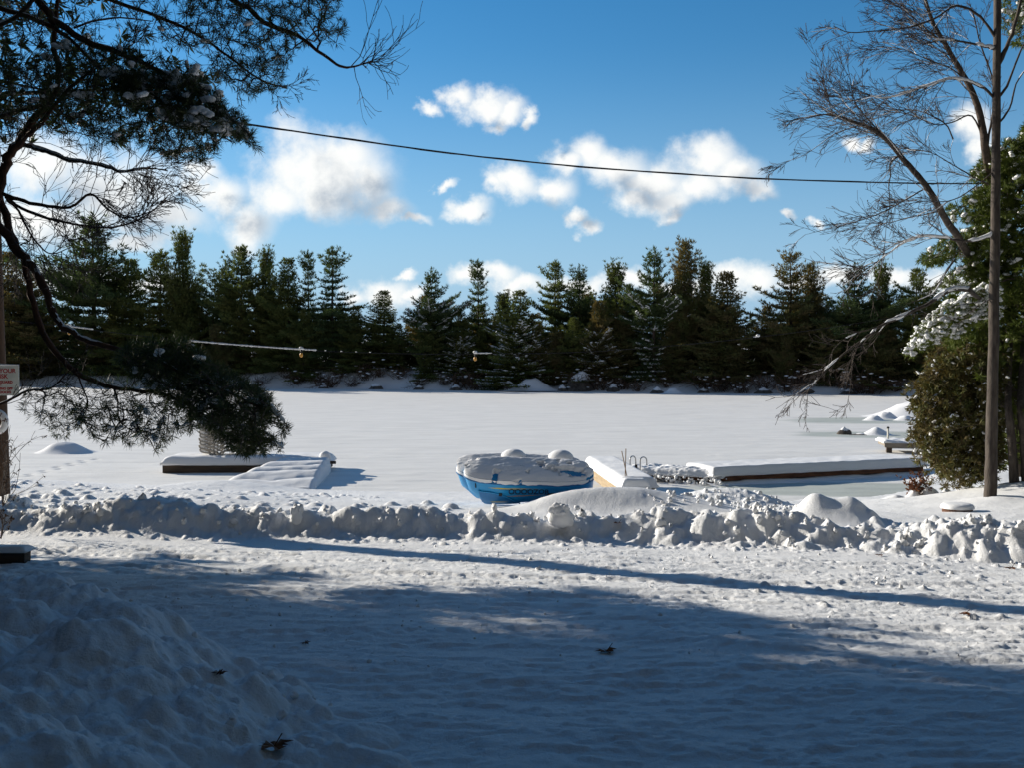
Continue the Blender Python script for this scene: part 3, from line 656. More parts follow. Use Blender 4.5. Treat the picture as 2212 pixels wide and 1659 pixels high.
# shoreline brush on the far bank, and dark boulders with snow caps
def brush_mesh(seed):
    global R
    keep = R; R = np.random.default_rng(seed); b = MB(); s = MB()
    for k in range(26):
        a = R.uniform(0, 6.28); d = np.array([math.cos(a) * R.uniform(.2, .9), math.sin(a) * R.uniform(.2, .9), 1.0])
        grow(b, (R.normal(0, .25), R.normal(0, .25), 0), d, R.uniform(.8, 1.6), .02, 1, 0.0, .3, 5, None, .7, None, .012)
    for k in range(12):
        q = R.normal(0, .5, 3); s.ball((q[0], q[1], abs(q[2]) * 1.3 + .2), (.13, .13, .05), 6, .15)
    R = keep
    o1 = b.build('stems', M['brush'], None, True, True); o2 = s.build('snow', M['snow_soft'], None, True, True); m_ = (o1.data, o2.data)
    for o in (o1, o2): bpy.data.objects.remove(o)
    return m_
BR = [brush_mesh(s_) for s_ in (1, 2, 3)]
spots = [(690, 828), (760, 830), (905, 838), (990, 838), (1030, 840), (1085, 842), (1240, 845), (1300, 846), (1345, 846), (1165, 843), (620, 826), (560, 824), (1655, 848), (1790, 846), (1700, 848), (1885, 846), (1600, 848), (640, 830), (1380, 846), (960, 830), (715, 826), (735, 832), (790, 830), (820, 832), (860, 836), (1060, 843), (1205, 845), (1270, 846), (1325, 846), (1440, 848), (1520, 848), (1560, 850), (1730, 850), (1820, 848), (1850, 850), (1940, 850)]
for i, (px, py) in enumerate(spots):
    D = float(shoreD(px)) + rr.uniform(.8, 4); x = float(P(px, 800, D)[0]); z0 = float(farz(np.array([x]), np.array([D]))[0])
    t = thing('bare_shrub', 'tangled bare shrub dusted with snow on the far bank at the lake edge', 'shrub', (x, D, z0), 'bare shrubs along the far shoreline')
    t.rotation_euler = (0, 0, rr.uniform(0, 6)); s_ = rr.uniform(.9, 1.7); t.scale = (s_ * 1.3, s_, s_)
    for nm, d in zip(('stems', 'snow'), BR[i % 3]):
        o = bpy.data.objects.new(nm, d); COL.objects.link(o); o.parent = t; o['kind'] = 'stuff'
def boulder(px, py, D, w, h, name, label, cap=.5, mt='rock', group=None, cover=False, z0=None, dirc=0.0):
    p = P(px, py, D); z0 = p[2] if z0 is None else z0
    t = thing(name, label, 'rock' if not cover else 'mound', (p[0], D, z0), group)
    th = np.linspace(0, PI * .62, 12); ph = np.linspace(0, 2 * PI, 25)[:-1]
    sn_ = np.linspace(0, 1.12, 12) ** 1.15; V = np.stack([sn_[:, None] * np.cos(ph), sn_[:, None] * np.sin(ph), np.repeat(np.cos(th)[:, None], 24, 1)], -1)
    nz = 1 + .45 * np.stack([fbm(V[..., 0] * 1.7 + px, V[..., 1] * 1.7 + V[..., 2], 3)] * 3, -1)
    Vr = V * nz * np.array([w / 2, w / 2.4, h * .9]); b = MB()
    def dome(b, A):
        A = np.concatenate([A, A[:, :1]], 1); b.grid(A)
    Vr[..., 0] += dirc * Vr[..., 2]
    ph2 = ph[None] * np.ones((12, 1)); rr_ = np.linspace(0, 1.55, 12)[:, None] * (1 + .22 * fbm(np.cos(ph2) * 1.5 + px, np.sin(ph2) * 1.5, 3)); Cv = np.stack([rr_ * np.cos(ph2) * w / 2, rr_ * np.sin(ph2) * w / 2.4, h * 1.05 * np.exp(-2.1 * rr_ ** 2.4) * (1 + .3 * fbm(rr_ * np.cos(ph2) * 2 + px, rr_ * np.sin(ph2) * 2, 3)) - .04], -1)
    if not cover:
        dome(b, Vr); b.build('stone', M[mt], t, True, True)
        Vs = Vr[:7].copy() * np.array([1.03, 1.03, 1.0]); Vs[..., 2] += (.10 * h + .03) * np.linspace(1, .2, 7)[:, None]; Vs[-1, :, 2] -= .10 * h * (1 + 3 * fbm(np.cos(ph) * 2 + px, np.sin(ph) * 2, 2)); Vs[-1, :, :2] *= .94
        s = MB(); dome(s, Vs); s.build('snow_cap', M['snow_soft'], t, True, True)
    else:
        dome(b, Cv); b.build('snow_cover', M['snow_soft'], t, True, True)
        s = MB(); dome(s, Cv * np.array([.85, .85, .80]) - np.array([0, 0, .03])); s.build('stone', M[mt], t, True, True)
    return t
boulder(1255, 838, 121.5, 4.4, 2.0, 'boulder', 'big dark boulder with a snow cap on the far bank')
boulder(1100, 843, 122.5, 2.6, 1.3, 'boulder', 'dark boulder under the frosted conifer on the far shore')
boulder(1150, 843, 122, 5.2, 1.5, 'snow_mound', 'rounded white hump of snow right of the frosted conifer on the far bank', cover=True)
boulder(1455, 850, 113, 2.2, .6, 'snow_mound', 'small snowy hump at the waterline under the tall green clump', cover=True)
boulder(1420, 848, 114, 1.6, .5, 'boulder', 'small rock at the waterline left of the green clump hump')

for (px, D_, w_, h_) in ((700, 134, 1.8, .6), (812, 131, 2.4, .8), (905, 128.5, 1.6, .6), (985, 126, 1.9, .7), (1215, 121, 1.6, .7), (1325, 119.5, 2.0, .8), (1520, 115.5, 1.6, .5), (1650, 113, 2.2, .7), (1745, 111.5, 1.6, .6), (1835, 109.5, 2.0, .6)):
    boulder(px, 842, D_, w_, h_, 'rock', 'small dark snow-capped rock among the brush at the far waterline', group='rocks along the far waterline', z0=float(farz(np.array([(px - 1106) / FOC * D_]), np.array([float(D_)]))[0]))

# ------------------------------------------------------------------ shade trees standing left of and behind the viewer, outside the picture
def shade(key, x, y, h, w_, lab):
    return put_tree('shade_pine', key, x, y, float(gz(x, y)) - .1, h, w_, x, lab, 'tree', 'pines around the viewpoint', False)
shade('spruce4', -13.2, 10.2, 17, 1.25, 'big dense conifer beside the road left of the picture')
shade('pine8', -14.6, 14.9, 16.5, 1.0, 'conifer with brownish needles beside the road left of the picture')
shade('spruce5', -15.5, 6.2, 17, 1.2, 'conifer left of the viewpoint in the second row')
shade('spruce4', -11.5, 5.5, 15, 1.1, 'bushy conifer close on the left of the viewpoint')
shade('pine0', -16.5, 15.0, 19, 1.05, 'tall pine farther left along the road')
shade('pine8', -17, 7, 18, 1.2, 'brownish pine left of the viewpoint')
shade('spruce5', -22, 13, 20, 1.2, 'tall conifer deep in the left-hand wood')
shade('pine1', -10.5, -1, 17, 1.1, 'dark pine over the left shoulder of the viewpoint')
# the slim-stemmed pine whose trunk throws the long straight shadow over the road
TALL = (-12.3, 19.6)
tp_ = thing('tall_pine', 'tall bare-stemmed pine left of the picture whose trunk shades the road', 'tree', (TALL[0], TALL[1], float(gz(*TALL)) - .1))
b = MB(); zz = np.linspace(0, 17, 12); b.tube(np.stack([0 * zz, 0 * zz, zz], -1), np.linspace(.30, .12, 12), 12); b.build('trunk', M['bark_red'], tp_, True, True)
cc = MB(); kk = R.random(2600); aa_ = R.uniform(0, 6.28, 2600); rr2 = 2.4 * np.sqrt(R.random(2600)) * (1 - .6 * kk); c_ = np.stack([rr2 * np.cos(aa_), rr2 * np.sin(aa_), 9.5 + 8 * kk], -1); blades(cc, c_, unit(c_ * [1, 1, 0] + [0, 0, .6]), 9, .35, .06, .8); cc.build('crown', M['needle'], tp_, False, True)
for i, (x, y) in enumerate([(-10, -7), (-4, -9.5), (3, -10), (9, -8), (13.5, -2), (-17, 0), (-11, -15), (5, -17), (12, -15), (-17, -9), (20, 1), (19.5, 8), (22, -6), (-24, 4), (-27, 10), (0, -21), (-7, -21), (8, -23), (19, -14), (-17, -18), (25, 14)]):
    shade(('pine0', 'spruce4', 'pine1', 'spruce5')[i % 4], x, y, 19 + (i % 3) * 2, 1.15, 'forest conifer standing behind or beside the viewpoint')

# ------------------------------------------------------------------ near pine, upper left
def base_at(px, D): x = float(P(px, 900, D)[0]); return x, float(D), gh(x, D)
bx_, by_, bz_ = base_at(-235, 12.0)
pine = thing('pine_tree', 'big near pine whose drooping snowy boughs fill the upper left corner', 'tree', (bx_, by_, bz_))
tk = MB(); zt = np.linspace(-.2, 13, 20); tl = np.stack([bx_ + .12 * np.sin(zt * .5), by_ + .1 * np.sin(zt * .7), bz_ + zt], -1)
tk.tube(tl, np.linspace(.24, .05, 20), 12); tk.build('trunk', M['bark_red'], pine)
snowB = MB(); TW = MB(); ND = MB(); skels = {}
def limb(key, pts, r0, r1, m='bark_red', snow=True, th=.7, skip=.1, name='limb', k=7, parent=None):
    L = trace(pts); r = np.linspace(r0, r1, len(L)) * (1 + (.02 if name == 'trunk' else .06) * R.standard_normal(len(L)))
    L = L + (.04 if name == 'trunk' else .2) * r[:, None] * R.standard_normal(L.shape); r = np.maximum(r, .003)
    b = MB(); b.tube(L, r, k); b.build(name, M[m], parent or pine)
    if snow: snow_on(snowB, L, r, th, skip=skip)
    skels[key] = L
    return L
limb('main', [(-235, 760, 12), (-120, 600, 12), (-30, 460, 12), (0, 407, 12), (12, 349, 12), (39, 310, 12), (78, 252, 12), (112, 217, 12), (128, 160, 12.1), (118, 80, 12.3), (135, -60, 12.5), (160, -260, 12.6)], .075, .02)
limb('fork', [(60, 292, 11.9), (90, 262, 11.9), (120, 225, 11.8), (150, 190, 11.7), (200, 150, 11.5)], .032, .015)
limb('outer', [(-25, 455, 12), (7, 499, 12), (45, 548, 11.9), (73, 583, 11.8), (98, 628, 11.7), (112, 670, 11.6), (133, 701, 11.5), (168, 726, 11.4), (210, 743, 11.3), (290, 764, 11.2), (350, 785, 11.1), (430, 820, 11), (510, 855, 10.9), (570, 885, 10.9), (608, 905, 10.9)], .060, .008, th=.55)
limb('inner', [(-10, 420, 12.2), (0, 429, 12.2), (21, 506, 12.2), (52, 569, 12.1), (73, 656, 12.1), (101, 733, 12), (129, 771, 12), (168, 806, 11.9), (227, 831, 11.8), (297, 845, 11.7), (332, 847, 11.7), (380, 862, 11.7), (430, 890, 11.6), (480, 935, 11.6)], .052, .010, th=.5)
limb('snowarm', [(45, 308, 12.1), (75, 318, 12.1), (110, 330, 12.1), (150, 345, 12), (200, 352, 12), (240, 362, 12), (258, 370, 12), (290, 366, 11.9), (325, 362, 11.9), (362, 368, 11.8)], .030, .006, m='bark_grey', th=.9)
limb('arm2', [(-5, 415, 12), (40, 430, 12), (90, 443, 12), (150, 446, 11.9), (195, 418, 11.9), (232, 450, 11.8), (275, 470, 11.8), (330, 455, 11.8)], .026, .005, th=.4)
limb('arm3', [(12, 425, 12), (60, 455, 12), (120, 475, 11.9), (190, 488, 11.9), (260, 488, 11.8), (320, 462, 11.8), (365, 420, 11.8)], .020, .004, th=.4)
limb('arm4', [(15, 430, 11.9), (40, 455, 11.9), (60, 495, 11.8), (90, 535, 11.8), (115, 548, 11.8), (150, 535, 11.7)], .016, .004, th=.4)
limb('leftarm', [(-120, 290, 12), (-40, 265, 12), (20, 245, 12), (90, 228, 12)], .035, .02, m='bark_grey', th=.9)
limb('top', [(-60, -160, 12.2), (40, -60, 12.2), (85, 5, 12.1), (130, 50, 12), (190, 90, 11.9), (260, 115, 11.8), (330, 145, 11.7), (420, 192, 11.5), (490, 245, 11.4), (545, 295, 11.3)], .060, .010, th=.5)
limb('top2', [(-100, -30, 12), (-20, 10, 12), (60, 35, 12), (140, 75, 12), (230, 160, 11.8), (330, 210, 11.6), (430, 260, 11.5), (500, 305, 11.4)], .035, .008, th=.5)
limb('top3', [(300, -120, 12.5), (400, -50, 12.4), (520, 5, 12.3), (570, 48, 12.2), (640, 75, 12.1), (700, 118, 12), (735, 142, 12), (765, 143, 12), (803, 130, 12)], .042, .006, th=.4)
limb('top4', [(90, -120, 12.4), (200, -20, 12.3), (300, 20, 12.3), (400, 60, 12.2), (480, 110, 12.2), (560, 170, 12.2), (620, 190, 12.2)], .030, .006, th=.5)
limb('top5', [(-60, 70, 12), (20, 45, 12), (70, 0, 12), (110, -60, 12)], .030, .02, m='bark_grey', th=.8)
limb('top6', [(160, 60, 12), (200, 45, 12.1), (260, 38, 12.1), (330, 45, 12.1)], .014, .006, th=.5)
limb('drop', [(165, 795, 11.9), (175, 830, 11.9), (190, 870, 11.8), (180, 900, 11.8)], .012, .005, th=.4)
limb('drop2', [(245, 835, 11.8), (255, 870, 11.8), (258, 910, 11.8), (290, 935, 11.7)], .012, .005, th=.4)
limb('low', [(-60, 900, 12), (15, 868, 12), (60, 845, 12), (110, 838, 11.9), (150, 800, 11.9)], .016, .008, th=.5)
limb('twigtip', [(540, 865, 10.9), (575, 875, 10.9), (600, 895, 10.9), (618, 918, 10.9), (624, 932, 10.9)], .012, .005, th=3.2, skip=0)
limb('twigtip2', [(550, 925, 11.2), (580, 940, 11.2), (600, 958, 11.2), (612, 970, 11.2)], .009, .004, th=1.6, skip=0)
def mass(poly, n, D, sp, keys, needles=13, L=.105, Wd=.0075, spread=.85, lumps_=0, lr=.05, perseg=1, lift=.15):
    sk = np.concatenate([skels[k] for k in keys]); pts, par, w = fill(poly, n, D, sp, sk); hang(TW, pts, par, w)
    ax = unit(unit(pts - par) + np.array([0, 0, lift])); blades(ND, pts, ax, needles, L, Wd, spread, .01)
    for q in range(perseg):
        u = R.random((len(pts), 1)) * .6 + .3; blades(ND, par + (pts - par) * u, ax, needles - 3, L * .9, Wd, spread + .2, .01)
    if lumps_:
        idx = R.choice(len(pts), lumps_, replace=False)
        for i in idx:
            r = lr * R.uniform(.5, 1.35); d = unit(pts[i] - par[i])
            for j in range(3): snowB.ball(pts[i] + d * r * (j - 1) * .9 + np.array([0, 0, .035]), (r * R.uniform(.8, 1.3), r * R.uniform(.8, 1.2), r * .62), 8, .10)
mass([(120, 105), (250, 100), (330, 112), (420, 150), (470, 190), (510, 240), (560, 300), (555, 328), (520, 312), (480, 300), (440, 352), (385, 348), (335, 325), (280, 308), (215, 300), (150, 262), (70, 250), (0, 225), (-40, 150)], 1000, 11.7, .35, ['main', 'fork', 'top', 'top2'], lumps_=60, lr=.038)
mass([(230, 150), (420, 165), (500, 235), (550, 290), (520, 300), (440, 290), (360, 270), (250, 200)], 420, 11.3, .15, ['top', 'top2'], lumps_=60, lr=.046)
mass([(360, -30), (730, -30), (745, 60), (730, 100), (690, 95), (650, 105), (622, 150), (560, 140), (480, 110), (420, 100)], 430, 12.2, .3, ['top3', 'top4'], needles=12, lumps_=8, lr=.03)
mass([(440, 110), (560, 130), (625, 165), (632, 196), (600, 190), (548, 212), (500, 185), (450, 160)], 110, 12.2, .2, ['top4'], needles=12)
mass([(-40, -30), (360, -30), (420, 110), (320, 100), (150, 110), (-40, 150)], 210, 12.2, .4, ['top', 'top2', 'top4', 'top6', 'main'], needles=11, lumps_=10, lr=.035)
mass([(-30, 220), (140, 240), (260, 290), (300, 330), (200, 320), (90, 290), (-20, 300)], 70, 11.9, .3, ['main', 'fork', 'leftarm'], needles=10)
mass([(285, 735), (400, 735), (455, 780), (530, 825), (585, 858), (585, 905), (565, 940), (575, 975), (530, 985), (480, 958), (440, 915), (370, 870), (300, 820), (250, 780)], 1150, 11.1, .3, ['outer', 'inner'], lumps_=26, lr=.04)
mass([(560, 865), (600, 880), (625, 930), (612, 940), (590, 915), (565, 895)], 34, 10.9, .08, ['twigtip'])
mass([(550, 920), (585, 940), (612, 968), (604, 976), (570, 955), (545, 945)], 34, 11.2, .08, ['twigtip2'], lumps_=3, lr=.03)
mass([(150, 880), (230, 875), (330, 870), (420, 885), (445, 905), (420, 930), (365, 945), (340, 978), (300, 955), (220, 955), (170, 925)], 330, 11.7, .3, ['inner', 'drop', 'drop2'], needles=12, perseg=0, lumps_=26, lr=.025)
mass([(60, 845), (150, 835), (190, 860), (180, 920), (140, 945), (100, 935), (85, 905), (45, 890)], 105, 11.9, .25, ['low', 'drop'], needles=11, perseg=0, lumps_=5, lr=.02)
mass([(170, 800), (300, 830), (420, 870), (330, 880), (200, 870)], 90, 11.8, .2, ['inner'], needles=10, perseg=0)
mass([(150, 520), (60, 560), (0, 600), (-60, 560), (-60, 480)], 30, 12.2, .3, ['arm4', 'inner'], needles=8, perseg=0)
# bare curling twigs
def curls(key, n, L, lvl, up, curl, frac=(.35, 1), r=.006, nch=4, dirx=.9):
    sk = skels[key]
    for k in range(n):
        i = int(len(sk) * R.uniform(*frac)); i = min(max(i, 1), len(sk) - 1)
        d = unit(sk[i] - sk[i - 1]) * dirx + R.standard_normal(3) * np.array([.35, .3, .75])
        grow(TW, sk[i], d, L * R.uniform(.6, 1.2), r, lvl, up, curl, nch, None, .6, None, .0027, .6)
curls('snowarm', 15, .75, 2, .02, .30, (.5, 1), r=.005)
curls('arm2', 24, .62, 2, -.01, .30, (.25, 1), r=.005)
curls('arm3', 22, .60, 2, .06, .28, (.3, 1), r=.005)
curls('arm4', 12, .6, 2, .0, .30, (.2, 1), r=.005)
curls('inner', 14, .6, 2, .0, .30, (.02, .25), r=.005)
curls('top3', 12, .5, 1, .06, .50, (.88, 1), nch=3, r=.006)
curls('top3', 4, .9, 1, .22, .30, (.80, 1), nch=4, r=.006)
curls('top4', 14, .5, 2, .03, .35, (.3, 1))
curls('top', 14, .6, 2, .0, .3, (.1, .6))
curls('leftarm', 10, .6, 2, -.02, .3, (.2, 1))
curls('main', 14, .6, 2, .02, .3, (.3, .6))
curls('low', 8, .5, 2, .02, .3, (.1, 1))
# the crown above the picture that shades the road
for k in range(44):
    z = 5.2 + k * .18; a = k * 2.4; L = 3.2 * (1 - (z - 5) / 9.5) + .5
    if z < 7.5 and math.cos(a) > .1 and math.sin(a) < .6: continue
    d = np.array([math.cos(a), math.sin(a), .25]); p0 = tl[int((z + .2) / 13.2 * 19)]
    s_ = np.linspace(0, 1, 7)[:, None]; ln = p0 + d * L * s_; TW.tube(ln, np.linspace(.04, .012, 7), 4)
    m_ = int(48 * L); u = R.random((m_, 1)); c = p0 + d * L * (u * .8 + .2) + R.standard_normal((m_, 3)) * .32 * (L / 3)
    blades(ND, c, unit(d + .3 * R.standard_normal((m_, 3))), 10, .20, .035, .9)
TW.build('twigs', M['twig'], pine); ND.build('needles', M['needle'], pine, False); snowB.build('snow_clumps', M['snow_soft'], pine)

# ------------------------------------------------------------------ right: straight maple and leaning maples
def maple(label, basept, limbs, boughs, sub, m='bark_grey', seed=0, name='bare_tree'):
    global TW, snowB
    t = thing(name, label, 'tree', basept); TW = MB(); snowB = MB()
    for (key, pts, r0, r1, nm, th) in limbs: limb(key, pts, r0, r1, m, th > 0, th, .15, nm, 9 if nm == 'trunk' else 6, t)
    for (key, n, L, lvl, up, curl, fr, r, bias) in boughs:
        sk = skels[key]
        for k in range(n):
            i = int(len(sk) * R.uniform(*fr)); i = min(max(i, 1), len(sk) - 1)
            d = unit(sk[i] - sk[i - 1]) * .75 + np.array(bias) + R.standard_normal(3) * np.array([.35, .45, .40])
            grow(TW, sk[i], d, L * R.uniform(.6, 1.35), r, lvl, up, curl, 4, None, .55, snowB, .0042, .62)
    TW.build('twigs', M['twig'], t); snowB.build('snow_clumps', M['snow_soft'], t)
    return t
D1 = 20.8
bs = P(2140, 1068, D1); zb = gh(float(bs[0]), D1)
maple('straight bare tree with a tall slim grey trunk at the right edge of the clearing', (bs[0], D1, zb),
 [('T1', [(2139, 1085, D1), (2140, 1068, D1), (2142, 960, D1), (2145, 800, D1), (2150, 500, D1), (2152, 250, D1), (2155, 0, D1), (2160, -300, D1)], .140, .06, 'trunk', 0),
  ('b1', [(2150, 105, D1), (2120, 97, D1), (2093, 91, D1), (2039, 85, D1), (2002, 92, D1)], .030, .010, 'limb', 1.5),
  ('b2', [(2150, 80, D1), (2118, 36, D1), (2068, 11, D1), (2017, 40, D1), (1955, 60, D1), (1901, 65, D1), (1836, 69, D1), (1800, 55, D1)], .030, .006, 'limb', .4),
  ('b3', [(2149, 212, D1), (2118, 185, D1), (2057, 168, D1), (2002, 185, D1), (1919, 210, D1), (1880, 205, D1)], .030, .008, 'limb', 1.5),
  ('b4', [(2151, 500, D1), (2120, 515, D1), (2080, 520, D1), (2040, 512, D1), (1990, 510, D1), (1950, 525, D1), (1915, 550, D1), (1870, 582, D1)], .032, .008, 'limb', 1.5),
  ('b5', [(2152, 150, D1), (2175, 100, D1), (2195, 40, D1), (2210, -30, D1)], .045, .025, 'limb', .3),
  ('b6', [(2152, 215, D1), (2175, 185, D1), (2200, 120, D1), (2230, 60, D1)], .030, .012, 'limb', .4),
  ('b7', [(2152, 270, D1), (2180, 235, D1), (2195, 180, D1), (2215, 150, D1)], .022, .012, 'limb', .9),
  ('b8', [(2148, 640, D1), (2120, 655, D1), (2085, 680, D1), (2050, 690, D1), (2010, 680, D1)], .014, .004, 'limb', .4),
  ('b9', [(2151, 365, D1), (2110, 400, D1), (2060, 430, D1), (2010, 435, D1), (1950, 430, D1)], .016, .005, 'limb', .3)],
 [('b1', 8, .9, 2, .02, .2, (.4, 1), .010, (-.3, 0, 0)), ('b2', 14, .65, 2, .0, .2, (.3, 1), .010, (-.3, 0, 0)), ('b3', 16, 1.0, 2, .0, .2, (.3, 1), .010, (-.3, 0, 0)),
  ('b4', 16, 1.0, 2, .02, .2, (.3, 1), .011, (-.4, 0, .1)), ('b9', 8, .8, 2, .02, .2, (.3, 1), .008, (-.3, 0, 0)), ('b5', 6, .8, 2, .05, .2, (.3, 1), .010, (0, 0, 0)), ('b8', 4, .6, 1, .02, .2, (.3, 1), .006, (-.3, 0, 0))], None)
x3, y3, z3 = base_at(2203, 27.6)
D3 = 22.4
maple('bare tree leaning far left over the ice, its arched top spread against blue sky', (x3, y3, z3),
 [('T3', [(2205, 1030, 27.6), (2198, 950, 27.6), (2175, 800, 27.2), (2135, 680, 26), (2100, 570, 24.5), (2071, 514, 23.2), (2042, 471, 22.7), (2020, 431, D3), (1991, 388, D3), (1955, 348, D3), (1919, 304, D3), (1886, 279, D3), (1857, 268, D3), (1828, 257, D3), (1800, 248, D3), (1785, 246, D3)], .115, .022, 'trunk', .75),
  ('c1', [(1785, 246, D3), (1760, 250, D3), (1730, 255, D3), (1700, 262, D3), (1680, 258, D3)], .016, .004, 'limb', .3),
  ('c2', [(1950, 345, D3), (1910, 295, D3), (1865, 245, D3), (1845, 215, D3), (1838, 175, D3), (1826, 120, D3)], .020, .004, 'limb', 0),
  ('c3', [(1800, 248, D3), (1793, 228, D3), (1787, 200, D3), (1775, 160, D3), (1765, 130, D3)], .012, .004, 'limb', 0),
  ('c4', [(1855, 270, D3), (1830, 278, D3), (1800, 290, D3), (1770, 312, D3), (1735, 335, D3), (1700, 348, D3)], .012, .003, 'limb', .5),
  ('c5', [(1945, 335, D3), (1932, 342, D3), (1923, 352, D3), (1923, 380, D3), (1920, 400, D3), (1922, 440, D3), (1915, 480, D3), (1912, 520, D3)], .022, .004, 'limb', .9),
  ('c6', [(2000, 405, D3), (1965, 425, D3), (1925, 448, D3), (1880, 468, D3), (1820, 486, D3), (1770, 498, D3), (1740, 506, D3)], .018, .003, 'limb', .5),
  ('c7', [(2030, 455, D3), (2000, 462, D3), (1960, 470, D3), (1920, 480, D3), (1870, 482, D3)], .016, .004, 'limb', .4),
  ('c8', [(2095, 624, 21.2), (2062, 625, 21), (2030, 640, 21), (1998, 659, 20.8), (1940, 687, 20.6), (1903, 703, 20.5), (1873, 726, 20.4), (1833, 756, 20.3), (1790, 792, 20.2), (1760, 826, 20.2), (1738, 856, 20.2)], .046, .008, 'limb', 1.3),
  ('c9', [(1903, 703, 20.5), (1875, 712, 20.4), (1850, 720, 20.4), (1820, 735, 20.3), (1797, 757, 20.3)], .018, .005, 'limb', 1.2),
  ('c10', [(1873, 726, 20.4), (1855, 745, 20.3), (1846, 765, 20.3), (1838, 790, 20.3)], .016, .004, 'limb', 1.0),
  ('c11', [(2062, 560, 21.4), (2042, 590, 21.2), (2018, 630, 21), (1990, 645, 21), (1958, 656, 21)], .018, .005, 'limb', .9),
  ('c12', [(1846, 740, 20.3), (1840, 800, 20.2), (1835, 850, 20.2), (1822, 890, 20.2), (1790, 882, 20.2)], .006, .003, 'limb', 0),
  ('c13', [(2128, 660, 25.5), (2115, 645, 23), (2095, 624, 21.2)], .05, .045, 'limb', .8)],
 [('c1', 4, .5, 2, .0, .22, (0, 1), .008, (-.4, 0, 0)), ('T3', 7, 1.0, 2, .02, .2, (.70, 1), .009, (-.3, 0, .1)), ('c2', 9, .8, 2, .06, .2, (.3, 1), .007, (0, 0, .3)), ('c3', 8, .7, 2, .06, .2, (.2, 1), .006, (-.2, 0, .3)),
  ('c4', 5, .5, 2, -.02, .2, (.2, 1), .006, (-.2, 0, -.1)), ('c5', 5, .6, 2, -.08, .2, (.3, 1), .006, (0, 0, -.3)), ('c6', 11, .6, 2, .0, .2, (.2, 1), .007, (-.2, 0, 0)), ('c7', 10, .9, 2, .0, .2, (.2, 1), .007, (-.3, 0, 0)),
  ('c8', 9, .7, 2, -.02, .2, (.4, 1), .008, (-.3, 0, -.3)), ('c9', 6, .6, 1, 0, .2, (.3, 1), .006, (-.3, 0, -.1)), ('c10', 3, .6, 2, -.05, .2, (.3, 1), .006, (0, 0, -.3)), ('T3', 14, 1.4, 2, .0, .2, (.45, .75), .010, (-.7, 0, .2)), ('c12', 5, .4, 1, -.03, .25, (.5, 1), .004, (-.3, 0, 0))], None, m='bark_grey')
x2, y2, z2 = base_at(2225, 27.5)
D2 = 23.6
maple('bare dark tree behind the straight trunk, forking upward to the top right', (x2, y2, z2),
 [('T2', [(2226, 1020, 27.5), (2218, 900, 27.3), (2180, 650, 26.4), (2150, 450, 25), (2129, 326, D2), (2125, 290, D2), (2115, 239, D2), (2096, 188, D2), (2071, 145, D2), (2046, 101, D2), (2017, 51, D2), (1999, 0, D2), (1980, -60, D2)], .12, .03, 'trunk', .25),
  ('d1', [(2060, 300, D2), (2040, 265, D2), (1990, 240, D2), (1930, 235, D2), (1880, 225, D2)], .018, .004, 'limb', .4),
  ('d2', [(2129, 310, D2), (2100, 250, D2), (2060, 262, D2), (2020, 268, D2), (1960, 245, D2), (1910, 240, D2)], .022, .004, 'limb', .3),
  ('d3', [(2096, 188, D2), (2060, 150, D2), (2010, 130, D2), (1950, 105, D2), (1900, 100, D2)], .018, .004, 'limb', .3),
  ('d4', [(2046, 101, D2), (2000, 60, D2), (1950, 20, D2), (1900, -10, D2)], .020, .006, 'limb', .4),
  ('d5', [(2129, 330, D2), (2143, 250, D2), (2146, 180, D2), (2120, 100, D2), (2100, 20, D2)], .030, .012, 'limb', .3),
  ('d6', [(2140, 400, D2), (2100, 380, D2), (2050, 350, D2), (2000, 325, D2), (1940, 330, D2)], .018, .004, 'limb', .4)],
 [('T2', 26, 1.5, 2, .02, .2, (.5, 1), .010, (-.7, 0, .1)), ('d1', 10, 1.0, 2, 0, .2, (.2, 1), .008, (-.3, 0, 0)), ('d2', 14, 1.0, 2, 0, .2, (.2, 1), .008, (-.3, 0, 0)), ('d3', 14, .9, 2, .0, .2, (.2, 1), .008, (-.3, 0, 0)),
  ('d4', 14, .9, 2, .03, .2, (.2, 1), .008, (-.2, 0, 0)), ('d5', 12, .9, 2, .03, .2, (.2, 1), .008, (-.2, 0, .2)), ('d6', 12, 1.0, 2, .0, .2, (.2, 1), .008, (-.3, 0, 0))], None, m='bark_dark')

